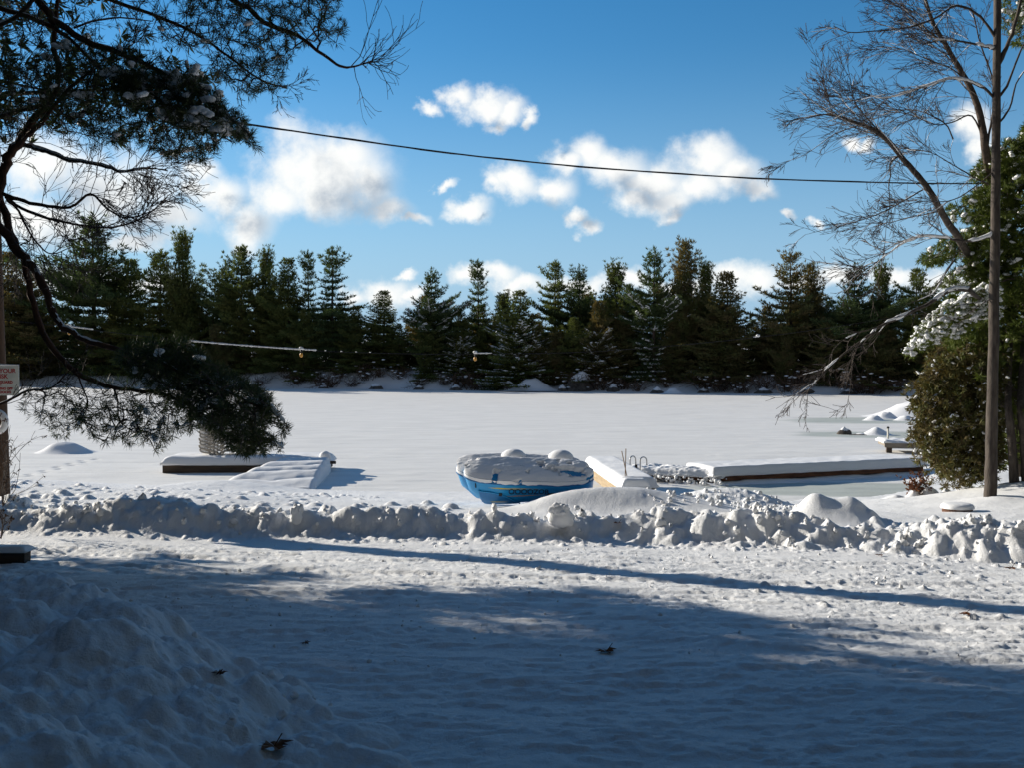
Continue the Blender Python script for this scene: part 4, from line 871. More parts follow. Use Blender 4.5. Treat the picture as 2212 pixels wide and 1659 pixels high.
# hemlock behind, with snow-laden boughs
def evergreen(label, cat_name, px_tr, D, trunk_pts, masses, needle_mat, r=.16, group=None):
    global TW, snowB, ND
    x, y, z = base_at(px_tr, D); t = thing(cat_name, label, 'tree', (x, y, z), group); TW = MB(); snowB = MB(); ND = MB()
    limb('ht', trunk_pts, r, r * .3, 'bark_grey', False, name='trunk', k=10, parent=t)
    for (bough, poly, n, D_, sp, need, L, Wd, nl, lr) in masses:
        keys = ['ht']
        if bough: limb('hb', bough, .03, .006, 'bark_dark', False, name='limb', k=5, parent=t); keys.append('hb')
        mass(poly, n, D_, sp, keys, need, L, Wd, .9, nl, lr, 1, -.05)
    TW.build('twigs', M['twig'], t); ND.build('needles', M[needle_mat], t, False); snowB.build('snow_clumps', M['snow_soft'], t)
    return t
evergreen('big green hemlock with snow clumps on its drooping boughs at the right edge', 'hemlock', 2290, 25.0,
 [(2290, 1060, 25), (2288, 700, 25), (2285, 300, 25), (2285, -100, 25), (2285, -350, 25)],
 [(None, [(2480, -60), (2480, 420), (2420, 200), (2350, 0), (2300, -160), (2262, 40), (2235, 220), (2180, 335), (2140, 375), (2110, 430), (2100, 480), (2080, 540), (2100, 600), (2130, 640), (2480, 640)], 3300, 25, .8, 20, .18, .020, 230, .06),
  ([(2280, 330, 25), (2200, 320, 24.6), (2150, 335, 24.3), (2098, 385, 24)], [(2230, 290), (2150, 310), (2105, 360), (2090, 395), (2130, 385), (2200, 370)], 190, 24.4, .3, 18, .16, .018, 50, .05),
  ([(2280, 400, 25), (2180, 410, 24.6), (2110, 430, 24.3), (2052, 462, 24)], [(2220, 380), (2120, 400), (2060, 440), (2035, 470), (2080, 478), (2190, 460)], 210, 24.4, .3, 18, .16, .018, 60, .05),
  ([(2280, 490, 25), (2180, 490, 24.6), (2080, 520, 24.2), (2000, 562, 23.9)], [(2220, 465), (2100, 490), (2030, 520), (1985, 560), (1998, 578), (2060, 562), (2180, 545)], 240, 24.3, .3, 18, .16, .018, 70, .05),
  ([(2280, 560, 25), (2180, 565, 24.6), (2100, 580, 24.3), (2030, 612, 24)], [(2220, 540), (2120, 555), (2050, 590), (2015, 622), (2080, 625), (2190, 610)], 200, 24.3, .3, 18, .16, .018, 50, .05),
  ([(2250, 610, 24.5), (2190, 600, 23.8), (2140, 620, 23.4), (2080, 655, 23.1), (2020, 700, 22.9), (1970, 755, 22.8)], [(2160, 605), (2120, 615), (2075, 640), (2030, 662), (1995, 695), (1972, 725), (1955, 765), (1975, 770), (2005, 745), (2025, 748), (2045, 722), (2070, 735), (2090, 700), (2130, 690), (2165, 690)], 300, 22.9, .18, 13, .15, .014, 300, .046),
  (None, [(2050, 640), (2480, 620), (2480, 900), (2300, 915), (2212, 905), (2140, 890), (2120, 820), (2080, 770), (2040, 760)], 2400, 25, .7, 20, .18, .020, 70, .045),
  (None, [(2150, -40), (2240, -60), (2240, 110), (2190, 95), (2160, 60)], 160, 24.5, .4, 11, .16, .022, 22, .06)], 'hemlock', .2)
evergreen('bushy brownish cedar speckled with snow at the end of the long dock', 'cedar', 2075, 24.6,
 [(2078, 1050, 24.6), (2076, 950, 24.6), (2072, 850, 24.6), (2070, 770, 24.6)],
 [(None, [(2020, 775), (2080, 755), (2140, 775), (2165, 850), (2165, 985), (2135, 1030), (2090, 1042), (2035, 1030), (1998, 985), (1975, 940), (1985, 900), (1972, 870), (1990, 820)], 1700, 24.3, .5, 12, .15, .030, 330, .028),
  (None, [(2010, 740), (2090, 725), (2180, 760), (2180, 1010), (2140, 1050), (2085, 1062), (2020, 1052), (1975, 1000), (1955, 930), (1968, 905), (1950, 865), (1975, 800)], 420, 24.1, .5, 10, .15, .026, 120, .03)], 'cedar', .07)
evergreen('dark snowy cedar in the shade right of the straight trunk', 'cedar', 2195, 27.5,
 [(2195, 1040, 27.5), (2195, 900, 27.5), (2195, 820, 27.5)],
 [(None, [(2130, 860), (2250, 860), (2330, 900), (2330, 1010), (2160, 1010), (2130, 960)], 420, 27.5, .4, 11, .17, .030, 60, .04)], 'hemlock', .06)
# two more grey trunks at the right edge
for (px, lab, r) in ((2184, 'short-looking grey trunk between the straight tree and the picture edge', .105), (2211, 'grey trunk cut by the right picture edge', .11)):
    x, y, z = base_at(px + 4, 23.0); t = thing('tree', lab, 'tree', (x, y, z))
    limb('tt', [(px + 7, 1050, 23), (px + 2, 960, 23), (px - 6, 880, 23), (px - 4, 800, 24), (px + 6, 600, 25.6)], r, .05, 'bark_grey', False, name='trunk', k=10, parent=t)
    TW = MB(); snowB = MB(); sk = skels['tt']
    for k in range(7):
        i = int(len(sk) * R.uniform(.3, .7)) - 1; grow(TW, sk[i], (R.normal(), abs(R.normal()), .4), .5, .012, 1, .03, .2, 5, None, .7, snowB, .004)
    TW.build('twigs', M['twig'], t)
# brown-leaved sprig at the foot of the cedar
x, y, z = base_at(2015, 25.5); t = thing('oak_sprig', 'low sprig of rusty dead leaves under the cedar by the dock', 'shrub', (x, y, max(z, 0) + .02)); b = MB(); l = MB()
for k in range(14):
    d = np.array([R.normal(-.5, .5), R.normal(-.2, .3), R.uniform(.2, .7)]); o = []
    grow(b, (x, y, max(z, 0)), d, .7, .006, 1, .0, .2, 3, o, .6, None, .003)
    for q in o: blades(l, q[2:], np.tile(unit(d), (len(q) - 2, 1)), 2, .09, .05, 1.2)
b.build('stems', M['twig'], t); l.build('leaves', M['dead_leaf'], t, False)

# ------------------------------------------------------------------ utility pole, sign, life ring, cables
px_, py_, pz_ = base_at(1, 17.0)
pole = thing('utility_pole', 'brown wooden pole at the left picture edge carrying the warning sign', 'pole', (px_, py_, pz_))
b = MB(); zz = np.linspace(-.3, 8.6, 12); b.tube(np.stack([px_ - .018 * zz, np.full(12, py_), pz_ + zz], -1), np.linspace(.145, .10, 12), 14, True); b.build('shaft', M['pole'], pole)
b = MB(); b.box((px_ - .15, py_, pz_ + 8.0), (.5, .1, .1)); b.build('bracket', M['wood_dark'], pole)
sp_ = P(20, 822, 16.80); sg = thing('warning_sign', 'white sign with red lettering fixed to the wooden pole', 'sign', (sp_[0] - .31, 16.80, sp_[2]))
SW, SH = .80, .50
sx0 = sp_[0] + .16 - SW
b = MB(); b.box((sx0 + SW / 2, 16.80, sp_[2]), (SW, .012, SH)); b.build('board', M['sign'], sg, False)
def text(body, x, y, z, h, m, parent, align='RIGHT', bold=.0, rotz=0.0):
    cu_ = bpy.data.curves.new('lettering', 'FONT'); cu_.body = body; cu_.size = h; cu_.align_x = align; cu_.extrude = .001; cu_.offset = bold
    o = bpy.data.objects.new('lettering', cu_); COL.objects.link(o); cu_.materials.append(m); o.parent = parent
    p = parent.location; o.location = (x - p[0], y - p[1], z - p[2]); o.rotation_euler = (PI / 2, 0, rotz)
    me = bpy.data.meshes.new_from_object(o.evaluated_get(bpy.context.evaluated_depsgraph_get())); n_ = bpy.data.objects.new('lettering', me); COL.objects.link(n_); n_.parent = parent; n_.location = o.location; n_.rotation_euler = o.rotation_euler; bpy.data.objects.remove(o); return n_
rx = sx0 + SW
for (s_, dx, dz, h) in (('SWIM AT YOUR', .05, .13, .098), ('OWN RISK', .18, .04, .098), ('NO LIFEGUARD', .10, -.045, .062), ('ON DUTY', .28, -.09, .052), ('NO DIVING OFF', .10, -.155, .055), ('DOCKS', .13, -.215, .055)):
    text(s_, rx - dx, 16.792, sp_[2] + dz, h, M['red'], sg, bold=.0025)
s = MB(); s.tube([(sx0, 16.80, sp_[2] + SH / 2 + .01), (sx0 + SW * .5, 16.80, sp_[2] + SH / 2 + .015), (sx0 + SW, 16.80, sp_[2] + SH / 2 + .008)], [.012, .02, .01], 6); s.build('snow', M['snow_soft'], sg)
rp = P(-8, 912, 16.78); ring = thing('life_ring', 'white life ring with dark rope hanging on the pole below the sign', 'life ring', (rp[0], 16.76, rp[2]))
th = np.linspace(0, 2 * PI, 37); b = MB(); b.tube(np.stack([rp[0] + .165 * np.cos(th), np.full(37, 16.74), rp[2] + .165 * np.sin(th)], -1), .055, 12); b.build('ring', M['ring'], ring)
b = MB(); b.tube([P(-30, 935, 16.64), P(-8, 915, 16.62), P(4, 893, 16.66)], .008, 5); b.tube([P(-20, 920, 16.64), P(0, 912, 16.62), P(17, 906, 16.66)], .008, 5); b.build('rope', M['rope'], ring)
def sagline(a, c, sag, n=60):
    s_ = np.linspace(0, 1, n)[:, None]; L = a + (c - a) * s_; L[:, 2] -= (sag * 4 * s_ * (1 - s_))[:, 0]; return L
cab = MB(); A = P(-30, 180, 17.0); Bq = P(2420, 398, 26.5)
L = trace([(-30, 168, 17), (250, 224, 18.1), (522, 265, 19.2), (840, 312, 20.3), (1106, 345, 21.4), (1400, 370, 22.4), (1700, 387, 23.4), (2000, 395, 24.3), (2212, 395, 25), (2420, 391, 25.7)])
cab.tube(L, .016, 6); L2 = L + np.stack([0 * L[:, 0], .02 * np.cos(np.arange(len(L)) * 1.3), .018 * np.sin(np.arange(len(L)) * 1.3)], -1); cab.tube(L2, .008, 4)
o = cab.build('overhead_cable', M['cable']); tag(o, 'thick black cable crossing the sky from the pine to the right-hand trees', 'cable')
ls = thing('light_string', 'thin snow-crusted wire with amber bulbs strung low across the view', 'string lights', P(1, 690, 17.0))
Ls = trace([(1, 690, 17.0), (70, 697, 17.2), (150, 706, 17.4), (280, 722, 17.8), (400, 736, 18), (540, 748, 18.3), (680, 757, 18.6), (850, 763, 18.9), (1030, 764, 19.2), (1300, 758, 19.6), (1635, 728, 20), (1900, 690, 20.4), (2148, 645, 20.65)])
b = MB(); b.tube(Ls, .006, 5); b.build('wire', M['cable'], ls)
s = MB(); pxs = 1106 + (Ls[:, 0] / Ls[:, 1]) * FOC
fine = np.stack([np.interp(np.linspace(0, 1, 700), np.linspace(0, 1, len(Ls)), Ls[:, i]) for i in range(3)], -1); fpx = 1106 + fine[:, 0] / fine[:, 1] * FOC
for (a, c) in ((140, 205), (395, 470), (468, 560), (556, 640), (636, 686), (1022, 1064), (1626, 1640)):
    seg = fine[(fpx > a) & (fpx < c)]
    if len(seg) > 2: q = np.full(len(seg), .017) * R.uniform(.6, 1.25, len(seg)); q[0] = q[-1] = .004; s.tube(seg + np.array([0, 0, .014]), q, 6)
for k in np.linspace(705, 800, 4): i = int(np.argmin(abs(fpx - k))); s.ball(fine[i] + np.array([0, 0, .012]), (.018, .010, .008), 6)
s.build('snow_crust', M['snow_soft'], ls)
for k in (150, 650, 1026, 1635):
    i = int(np.argmin(abs(fpx - k))); q = fine[i]
    if k != 1635: b = MB(); b.tube([q + [0, 0, 0], q + [0, 0, -.05]], [.016, .018], 8, True); hs = b.build('bulb_holder', M['black'], ls)
    if k != 1635: b = MB(); b.ball(q + np.array([0, 0, -.09]), (.030, .030, .045), 10); b.build('bulb', M['amber'], ls)
    b = MB(); b.ball(q + np.array([0, 0, .03]), (.045, .035, .03), 8, .1); b.build('snow_crust', M['snow_soft'], ls)

# ------------------------------------------------------------------ snow slabs
def slab(x0, x1, y0, y1, z0, t, rng_seed=1, nx=60, ny=24, edge=.12, rough=.02, fn=None, xf=None, lipd=.03):
    """settled snow on a flat top: rounded shoulders, overhanging lip; xf maps local to world"""
    u = np.linspace(0, 1, nx); v = np.linspace(0, 1, ny); U, V = np.meshgrid(u, v, indexing='ij')
    X = x0 + (x1 - x0) * U; Y = y0 + (y1 - y0) * V
    dx = np.minimum(X - x0, x1 - X); dy = np.minimum(Y - y0, y1 - Y)
    e = 1 - (1 - np.clip(dx / edge, 0, 1)) ** 2.2; e2 = 1 - (1 - np.clip(dy / edge, 0, 1)) ** 2.2
    Z = z0 + t * (np.sqrt(np.clip(e, 0, 1)) * np.sqrt(np.clip(e2, 0, 1)) * .72 + .28) + rough * fbm(X * 2 + rng_seed * 9, Y * 2, 4) * 2
    if fn is not None: Z = Z + fn(X, Y)
    G = np.stack([X, Y, Z], -1); b = MB()
    rim = np.concatenate([G[:, 0], G[-1, 1:], G[::-1, -1][1:], G[0, ::-1][1:]])
    cx, cy = (x0 + x1) / 2, (y0 + y1) / 2
    low = rim.copy(); low[:, 2] = z0 - .012 + .015 * fbm(low[:, 0] * 3, low[:, 1] * 3, 2); midr = (rim + low) / 2
    ox = np.sign(rim[:, 0] - cx) * (np.minimum(abs(rim[:, 0] - x0), abs(rim[:, 0] - x1)) < 1e-4); oy = np.sign(rim[:, 1] - cy) * (np.minimum(abs(rim[:, 1] - y0), abs(rim[:, 1] - y1)) < 1e-4)
    midr[:, 0] += ox * lipd; midr[:, 1] += oy * lipd; low[:, 0] += ox * lipd * .6; low[:, 1] += oy * lipd * .6
    ring_ = np.stack([rim, midr, low, np.stack([low[:, 0] * .0 + cx + (low[:, 0] - cx) * .9, cy + (low[:, 1] - cy) * .9, low[:, 2]], -1)], 0)
    if xf is not None: G = xf(G); ring_ = xf(ring_)
    b.grid(G); b.grid(ring_); return b
def frame_xf(ox, oy, ang):
    c, s_ = math.cos(ang), math.sin(ang)
    def f(G): G = np.asarray(G, float); return np.stack([ox + G[..., 0] * c - G[..., 1] * s_, oy + G[..., 0] * s_ + G[..., 1] * c, G[..., 2]], -1)
    return f

# ------------------------------------------------------------------ left platform, its snowed steps, loungers
plat = thing('dock_platform', 'low dark timber platform on the ice under a thick slab of snow, left of centre', 'dock', (-8.6, 33.4, 0))
b = MB(); b.box((-8.6, 32.86, .13), (5.2, .12, .26)); b.build('fascia', M['wood_dark'], plat, False)
b = MB(); b.box((-8.6, 33.75, .14), (5.1, 1.6, .20)); b.build('deck', M['wood_dark'], plat, False)
slab(-11.25, -5.95, 32.78, 34.6, .26, .27, 2, 90, 30, .32, .012).build('snow', M['snow_soft'], plat)
b = MB(); b.tube([(-6.02, 33.0, .2), (-6.02, 33.0, .55)], [.12, .12], 10, True); b.build('bollard', M['wood_dark'], plat)
b = MB(); b.ball((-6.02, 33.0, .52), (.19, .19, .17), 14, .02); b.tube([(-6.02, 33, .2), (-6.02, 33, .54)], .185, 12); b.build('bollard_snow', M['snow_soft'], plat)
b = MB(); b.tube([(-5.9, 32.9, .33), (-5.66, 32.9, .33)], .05, 8, True); b.build('rail_stub', M['wood_dark'], plat)
stp = thing('snowed_steps', 'flight of shore steps buried in rippled snow leading down from the platform', 'steps', (-7.2, 31, 0))
nx, ny = 90, 150; U, V = np.meshgrid(np.linspace(0, 1, nx), np.linspace(0, 1, ny), indexing='ij')
Ys = 32.9 - V * 4.5; Xl = -7.5 - 1.1 * V; Xr = -5.85 + .35 * V
X = Xl + (Xr - Xl) * U; zsurf = .50 - .06 * V - .36 * V ** 2.5
wave = .085 * (np.abs(np.sin(V * 15 + 1.4 * fbm(X * .9, Ys * .9, 3) + U * .6)) ** .8 - .6) * sstep(0, .12, V) * (1 - sstep(.75, 1, V)) * sstep(0, .1, U)
edge_ = np.clip(np.minimum(U / .22, 1), 0, 1); Z = zsurf * (1 - (1 - edge_) ** 2 * .95) + wave + .02 * fbm(X * 2, Ys * 2, 3)
Z[0] = -.1; Zr = np.clip((1 - U) / .05, 0, 1); Z = np.where(Zr < 1, Z - .10 * (1 - Zr) ** 2, Z)
b = MB(); G = np.stack([X, Ys, Z], -1); b.grid(G); wall = np.stack([G[-1], G[-1] + np.array([.03, 0, -.22]), np.stack([G[-1, :, 0] + .02, G[-1, :, 1], np.full(ny, -.3)], -1)], 0); b.grid(wall)
b.grid(np.stack([G[:, -1], np.stack([G[:, -1, 0], G[:, -1, 1] - .3, np.full(nx, -.3)], -1)], 0)); b.build('snow', M['snow_soft'], stp)
b = MB()
for k in range(5): b.box((-7.1, 32.3 - k * .75, .10 - k * .03), (2.1, .5, .16))
b.build('treads', M['wood_dark'], stp, False)
# stacked loungers
lx = float(P(498, 950, 33.5)[0])
def lounger():
    t = thing('sun_lounger', 'x', 'sun lounger', (0, 0, 0), 'stacked loungers on the snowy platform')
    prof = [(-1.0, .10), (-.93, .0), (-.62, -.05), (-.45, -.12), (-.25, .02), (.1, .03), (.3, -.02), (.52, -.13), (.7, .0), (.9, .06), (1.03, .07)]
    L = smooth_line(np.array([(a, 0, c) for a, c in prof]), 4)
    for sy in (-.28, .28):
        b = MB(); b.tube(L + [0, sy, 0], .028, 7, True); b.build('side_rail', M['chair'], t, True, True)
    b = MB(); q = MB()
    for i in range(1, len(L) - 1, 1):
        (b if L[i][0] < .25 else q).box(L[i] + [0, 0, .012], (.035, .5, .012))
    b.build('seat_slats', M['chair'], t, False, True); q.build('backrest_slats', M['chair'], t, False, True)
    for sx in (-.7, .62):
        for sy in (-.25, .25):
            b = MB(); b.tube([(sx, sy, -.02), (sx + .05, sy, -.16)], [.03, .022], 6, True); b.build('leg', M['chair'], t, True, True)
    return t
lab = ['lowest sun lounger of the stack, resting on the platform snow', 'second lounger from the bottom of the stack', 'third lounger from the bottom of the stack', 'fourth lounger from the bottom of the stack',
       'fourth lounger from the top of the stack on the platform', 'third lounger from the top of the stack on the platform', 'second lounger from the top of the stack', 'topmost lounger of the stack on the platform, holding snow']
lg = lounger()
for k in range(8):
    o = lg if k == 0 else copy_tree(lg)
    o['label'] = lab[k]; o.location = (lx + .012 * (-1) ** k, 33.7, .62 + k * .118); o.rotation_euler = (0, 0, .02 * (-1) ** k)
    if k == 7:
        b = MB(); sl = smooth_line(np.array([(-.95, 0, .08), (-.6, 0, 0), (-.42, 0, -.05), (-.2, 0, .06), (.2, 0, .07), (.5, 0, -.04), (.9, 0, .12)]), 5); b.tube(sl, np.array([.05, .09] * 20)[:len(sl)] * .8, 8); b.build('snow', M['snow_soft'], o, True, True)

# ------------------------------------------------------------------ centre dock with stakes, long right dock with ladder
cxf = frame_xf(3.02, 24.4, math.radians(4.2)); cd_ = thing('dock', 'narrow timber dock end behind the pedal boats, deep in smooth snow', 'dock', (3.0, 24.4, 0))
def wbox(xf, c, size, ang):
    q = xf(np.array([c]))[0]; b = MB(); b.box(q, size, ang); return b
a_ = math.radians(4.2)
b = wbox(cxf, (0, 2.8, .42), (.86, 5.6, .30), a_); b.build('frame', M['wood_yellow'], cd_, False)
b = wbox(cxf, (-.12, -.13, .42), (.60, .22, .30), a_); b.build('end_block', M['wood_dark'], cd_, False)
slab(-.47, .47, 0, 5.7, .57, .25, 5, 24, 80, .16, .012, xf=cxf).build('snow', M['snow_soft'], cd_)
slab(-.45, .22, -.28, .10, .57, .24, 6, 24, 16, .14, .01, xf=cxf).build('end_snow', M['snow_soft'], cd_)
for (i, (x0, y0, x1, y1, lb)) in enumerate(((1358, 1040, 1343, 975, 'thin stake leaning left above the snowy dock end'), (1350, 1041, 1352, 970, 'thin upright stake crossing the leaning one'))):
    b = MB(); b.tube([P(x0, y0 + 8, 24.6), P(x1, y1, 24.7)], .011, 6, True); tag(b.build('stake', M['stick']), lb, 'stake', 'stakes in the dock snow')
ang = math.atan2(2.8, 7.1); rxf = frame_xf(5.9, 29.8, ang)
rd = thing('dock', 'long low dock with a reddish timber edge reaching to the cedar', 'dock', (5.9, 29.8, 0))
b = wbox(rxf, (3.9, .10, .155), (7.8, .12, .17), ang); b.build('fascia', M['wood_red'], rd, False)
b = wbox(rxf, (3.9, .85, .16), (7.7, 1.3, .14), ang); b.build('deck', M['wood_dark'], rd, False)
slab(-.06, 7.9, -.03, 1.6, .235, .27, 8, 140, 26, .10, .010, xf=rxf, lipd=.05, fn=lambda X, Y: .012 * fbm(X * 3, Y * 3, 3)).build('snow', M['snow_soft'], rd)
# drift of snow under the fascia
b = MB(); xs_ = np.linspace(-.3, 7.9, 120); prof = np.linspace(0, 1, 8)
hh = .085 + .05 * fbm(xs_ * 1.6, xs_ * 0, 4); G = np.stack([np.repeat(xs_[:, None], 8, 1), .06 - .45 * prof[None] * (1 + .4 * fbm(xs_ * .8, xs_ * 0 + 7, 3))[:, None], hh[:, None] * (1 - prof[None] ** 1.5) - .02], -1)
b.grid(rxf(G)); b.build('skirt_drift', M['snow_soft'], rd)
axf = frame_xf(6.0, 29.85, math.atan2(1.1, -2.5)); aa = math.atan2(1.1, -2.5)
arm = thing('dock', 'trampled snowy arm of the dock with the swim ladder, running back toward the ice', 'dock', (4.8, 30.3, 0))
b = wbox(axf, (1.35, -.62, .14), (2.7, 1.1, .16), aa); b.build('deck', M['wood_red'], arm, False)
slab(-.1, 2.9, -1.25, .02, .19, .22, 9, 90, 50, .30, .03, xf=axf, lipd=.10, fn=lambda X, Y: .07 * fbm(X * 3.2, Y * 3.2, 4, .6) + .03 * fbm(X * 9, Y * 9, 2)).build('snow', M['snow'], arm)
b = MB()
for k in range(150):
    q = axf(np.array([(R.uniform(-.3, 3.0), R.normal(.12, .18), 0)]))[0]; r = R.uniform(.02, .075); b.ball((q[0], q[1] - .0, R.uniform(0, .2)), (r, r, r * .8), 7, .14)
struct(b.build('snow_rubble', M['snow']), 'stuff')
lad = thing('swim_ladder', 'swim ladder with two hooped grey handrails rising from the dock snow', 'ladder', P(1378, 1008, 30.4))
for (xa, xb_, top, bot, ft) in ((1361, 1373, 986, 1011, 1000), (1383, 1397, 988, 1015, 1003)):
    r_ = (xb_ - xa) / 2; th = np.linspace(PI, 0, 14); pts = [P(xa, bot + 14, 30.3), P(xa, top + 9, 30.3)] + [P((xa + xb_) / 2 + r_ * math.cos(q), top + 8 - 8 * math.sin(q), 30.3 + .25 * (1 + math.cos(q)) / 2) for q in th] + [P(xb_ + .5, ft + 3, 30.6)]
    b = MB(); b.tube(np.array(pts), .019, 7, True); b.build('handrail', M['steel'], lad)
b = MB(); q = P(1374, 1010, 30.25); b.box(q, (.07, .05, .16)); b.build('bumper', M['black'], lad, False)
# small far dock at right with pipe posts
fx = frame_xf(14.55, 40.0, math.radians(-8)); fa = math.radians(-8)
fd_ = thing('dock', 'small grey dock with white pipe posts standing on the ice by the cedar', 'dock', (15.5, 39.8, 0))
b = wbox(fx, (1.7, 0, .30), (3.4, .08, .17), fa); b.build('fascia', M['wood_grey'], fd_, False)
b = wbox(fx, (1.7, .75, .30), (3.3, 1.4, .10), fa); b.build('deck', M['wood_grey'], fd_, False)
b = wbox(fx, (.18, .06, .11), (.20, .16, .22), fa); b.build('leg', M['wood_dark'], fd_, False)
b = wbox(fx, (1.75, .06, .10), (.06, .06, .24), fa); b.build('leg', M['wood_dark'], fd_, False)
b = wbox(fx, (1.7, .1, .185), (3.2, .05, .03), fa); b.build('brace', M['black'], fd_, False)
slab(-.02, 3.4, .0, 1.5, .39, .10, 4, 70, 24, .15, .03, xf=fx, fn=lambda X, Y: .035 * np.sin(X * 14 + Y * 9) * (fbm(X, Y, 2) + .6)).build('snow', M['snow_soft'], fd_)
for px in (1918, 1965):
    q = P(px, 960, 40.6); b = MB(); b.tube([(q[0], q[1], .2), (q[0], q[1], q[2] + .62)], .038, 8, True); po = b.build('post', M['white_pvc'], fd_)
    b = MB(); b.ball((q[0], q[1], q[2] + .65), (.06, .06, .05), 8); b.build('post_cap', M['black'], po)

# ------------------------------------------------------------------ pedal boats
def pedal_boat(label, loc, yaw, tilt, pitch, deco):
    t = thing('pedal_boat', label, 'pedal boat', loc, 'two snow-covered pedal boats leaning together'); t.rotation_euler = (tilt, pitch, yaw)
    HL = 1.22
    def wd(s): return .36 * (1 - abs(s) ** 3.6) ** .42 + .02
    def hd(s): return (.57 - .16 * sstep(-.75, .9, s)) * (1 - .35 * sstep(.72, 1, np.abs(s)))
    S_ = np.concatenate([-np.cos(np.linspace(0, PI, 46))]) * .995
    sect = []
    for s in S_:
        w, h = float(wd(s)), float(hd(s)); sh_ = -.06 * (1 - s) * .5
        sect.append([(-w * .60, -h * 1.0), (-w * .80, -h * .82), (-w * .95, -h * .45), (-w * 1.0, -.10), (-w * 1.05, -.06), (-w * 1.05, 0), (-w * .97, .045), (-w * .5, .055), (0, .06), (w * .5, .055), (w * .97, .045), (w * 1.05, 0), (w * 1.05, -.06), (w, -.10), (w * .95, -.45 * h), (w * .80, -.82 * h), (w * .60, -h), (w * .38, -h * .85), (w * .28, -h * .35), (0, -h * .28), (-w * .28, -h * .35), (-w * .38, -h * .85), (-w * .60, -h)])
    A = np.array(sect); V = np.concatenate([np.repeat((S_ * HL)[:, None, None], A.shape[1], 1), A], -1)
    # bow side rakes under
    V[..., 0] += np.where(S_ < -.4, 1, 0)[:, None] * (-V[..., 2].clip(-1, 0)) * .27 * sstep(.4, 1, -S_)[:, None]
    b = MB(); b.grid(V); c0 = V[0].mean(0); c1 = V[-1].mean(0); n = V.shape[1]
    b.add(np.concatenate([V[0], [c0]]), [(i, (i + 1), n) for i in range(n - 1)]); b.add(np.concatenate([V[-1], [c1]]), [(i + 1, i, n) for i in range(n - 1)])
    hull = b.build('hull', M['blue'], t, True, True)
    def side(s, f, off=.006):      # f: 0 gunwale .. 1 keel on the near side
        w, h = wd(s), hd(s); zf = -.08 - f * (h - .08)
        yy_ = -np.interp(-zf / h, [0, .45, .82, 1.0], [1.0, .95, .80, .60]) * w - off
        x = s * HL + np.where(s < -.4, 1, 0) * (-zf) * .27 * sstep(.4, 1, -s); return np.stack([x, yy_, zf], -1)
    # rub rail
    b = MB(); ss = np.linspace(-.985, .985, 70); w_ = wd(ss) * 1.06
    b.tube(np.stack([ss * HL, -w_, np.full(70, -.03)], -1), .022, 6); b.tube(np.stack([ss * HL, w_, np.full(70, -.03)], -1), .022, 6); b.build('rub_rail', M['blue_dark'], t, True, True)
    # seats
    for sx in (() if deco else (-.12, .80)):
        b = MB(); th = np.linspace(0, PI, 12); arc = np.stack([np.full(12, sx), .20 + .12 * np.cos(th), .03 + .13 * np.sin(th)], -1)
        b.grid(np.stack([arc + [-.07, 0, 0], arc + [-.05, 0, .03], arc + [.07, 0, .02], arc + [.10, 0, -.02]], 0)); b.add(np.concatenate([arc + [-.07, 0, 0]]), [tuple(range(12))]); b.add(arc + [.10, 0, -.02], [tuple(range(12))[::-1]]); st_ = b.build('seat_back', M['blue_dark'], t, True, True)
        b = MB(); b.ball((sx, .20, .11), (.26, .24, .17), 20); b.ball((sx - .13, .22, .06), (.26, .2, .12), 18); b.build('snow_cap', M['snow_soft'], t, True, True)
    if deco:
        def strip(s0, s1, fc, hw, m, nm, off=.006, bend=0.0):
            ss = np.linspace(s0, s1, 40); q = (ss - s0) / (s1 - s0); c = fc + bend * q ** 2
            prof = hw * np.interp(q, [0, .3, .6, 1], [.05, 1, .8, .05])
            rows = [side(ss, c + k * prof, off) for k in (-1, -.5, 0, .5, 1)]; b = MB(); b.grid(np.stack(rows, 0)); return b.build(nm, m, t, True, True)
        strip(-.62, .05, .13, .035, M['yellow'], 'yellow_streak'); strip(-.30, .42, .09, .022, M['yellow'], 'yellow_streak', .007, .03); strip(-.45, .30, .19, .018, M['decal_dark'], 'dark_streak', .005)
        strip(-.35, .28, .52, .030, M['decal_tan'], 'tan_streak', .006, -.06); strip(.24, .62, .44, .07, M['decal_dark'], 'dark_patch', .006); strip(.28, .56, .47, .022, M['decal_tan'], 'tan_streak', .010); strip(-.62, -.30, .86, .028, M['yellow'], 'yellow_streak')
        # moulded arch around the bow recess
        ss = np.linspace(-.80, -.12, 44); q = (ss + .80) / .68; fa_ = .30 + .75 * q ** 3.0 + .06 * (1 - q) ** 3
        pts = side(ss, fa_, .010); b = MB(); b.tube(pts, .013, 6); b.build('arch_moulding', M['blue'], t, True, True)
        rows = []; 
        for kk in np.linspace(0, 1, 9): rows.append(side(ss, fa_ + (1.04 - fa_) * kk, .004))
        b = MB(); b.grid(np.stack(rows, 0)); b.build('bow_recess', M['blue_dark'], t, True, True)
        b = MB(); b.box(side(np.array(-.42), np.array(.42), .012), (.06, .02, .06)); b.build('drain_plug', M['black'], t, False, True)
        b = MB(); b.tube([side(np.array(-.82), np.array(.0), .010), side(np.array(-.835), np.array(.26), .010)], .012, 5); b.build('seam', M['black'], t, True, True)
        cu_ = bpy.data.curves.new('lettering', 'FONT'); cu_.body = 'OOOOZOR'; cu_.size = .17; cu_.extrude = .0; cu_.offset = .003; o = bpy.data.objects.new('tmp', cu_); COL.objects.link(o)
        me = bpy.data.meshes.new_from_object(o.evaluated_get(bpy.context.evaluated_depsgraph_get())); bpy.data.objects.remove(o)
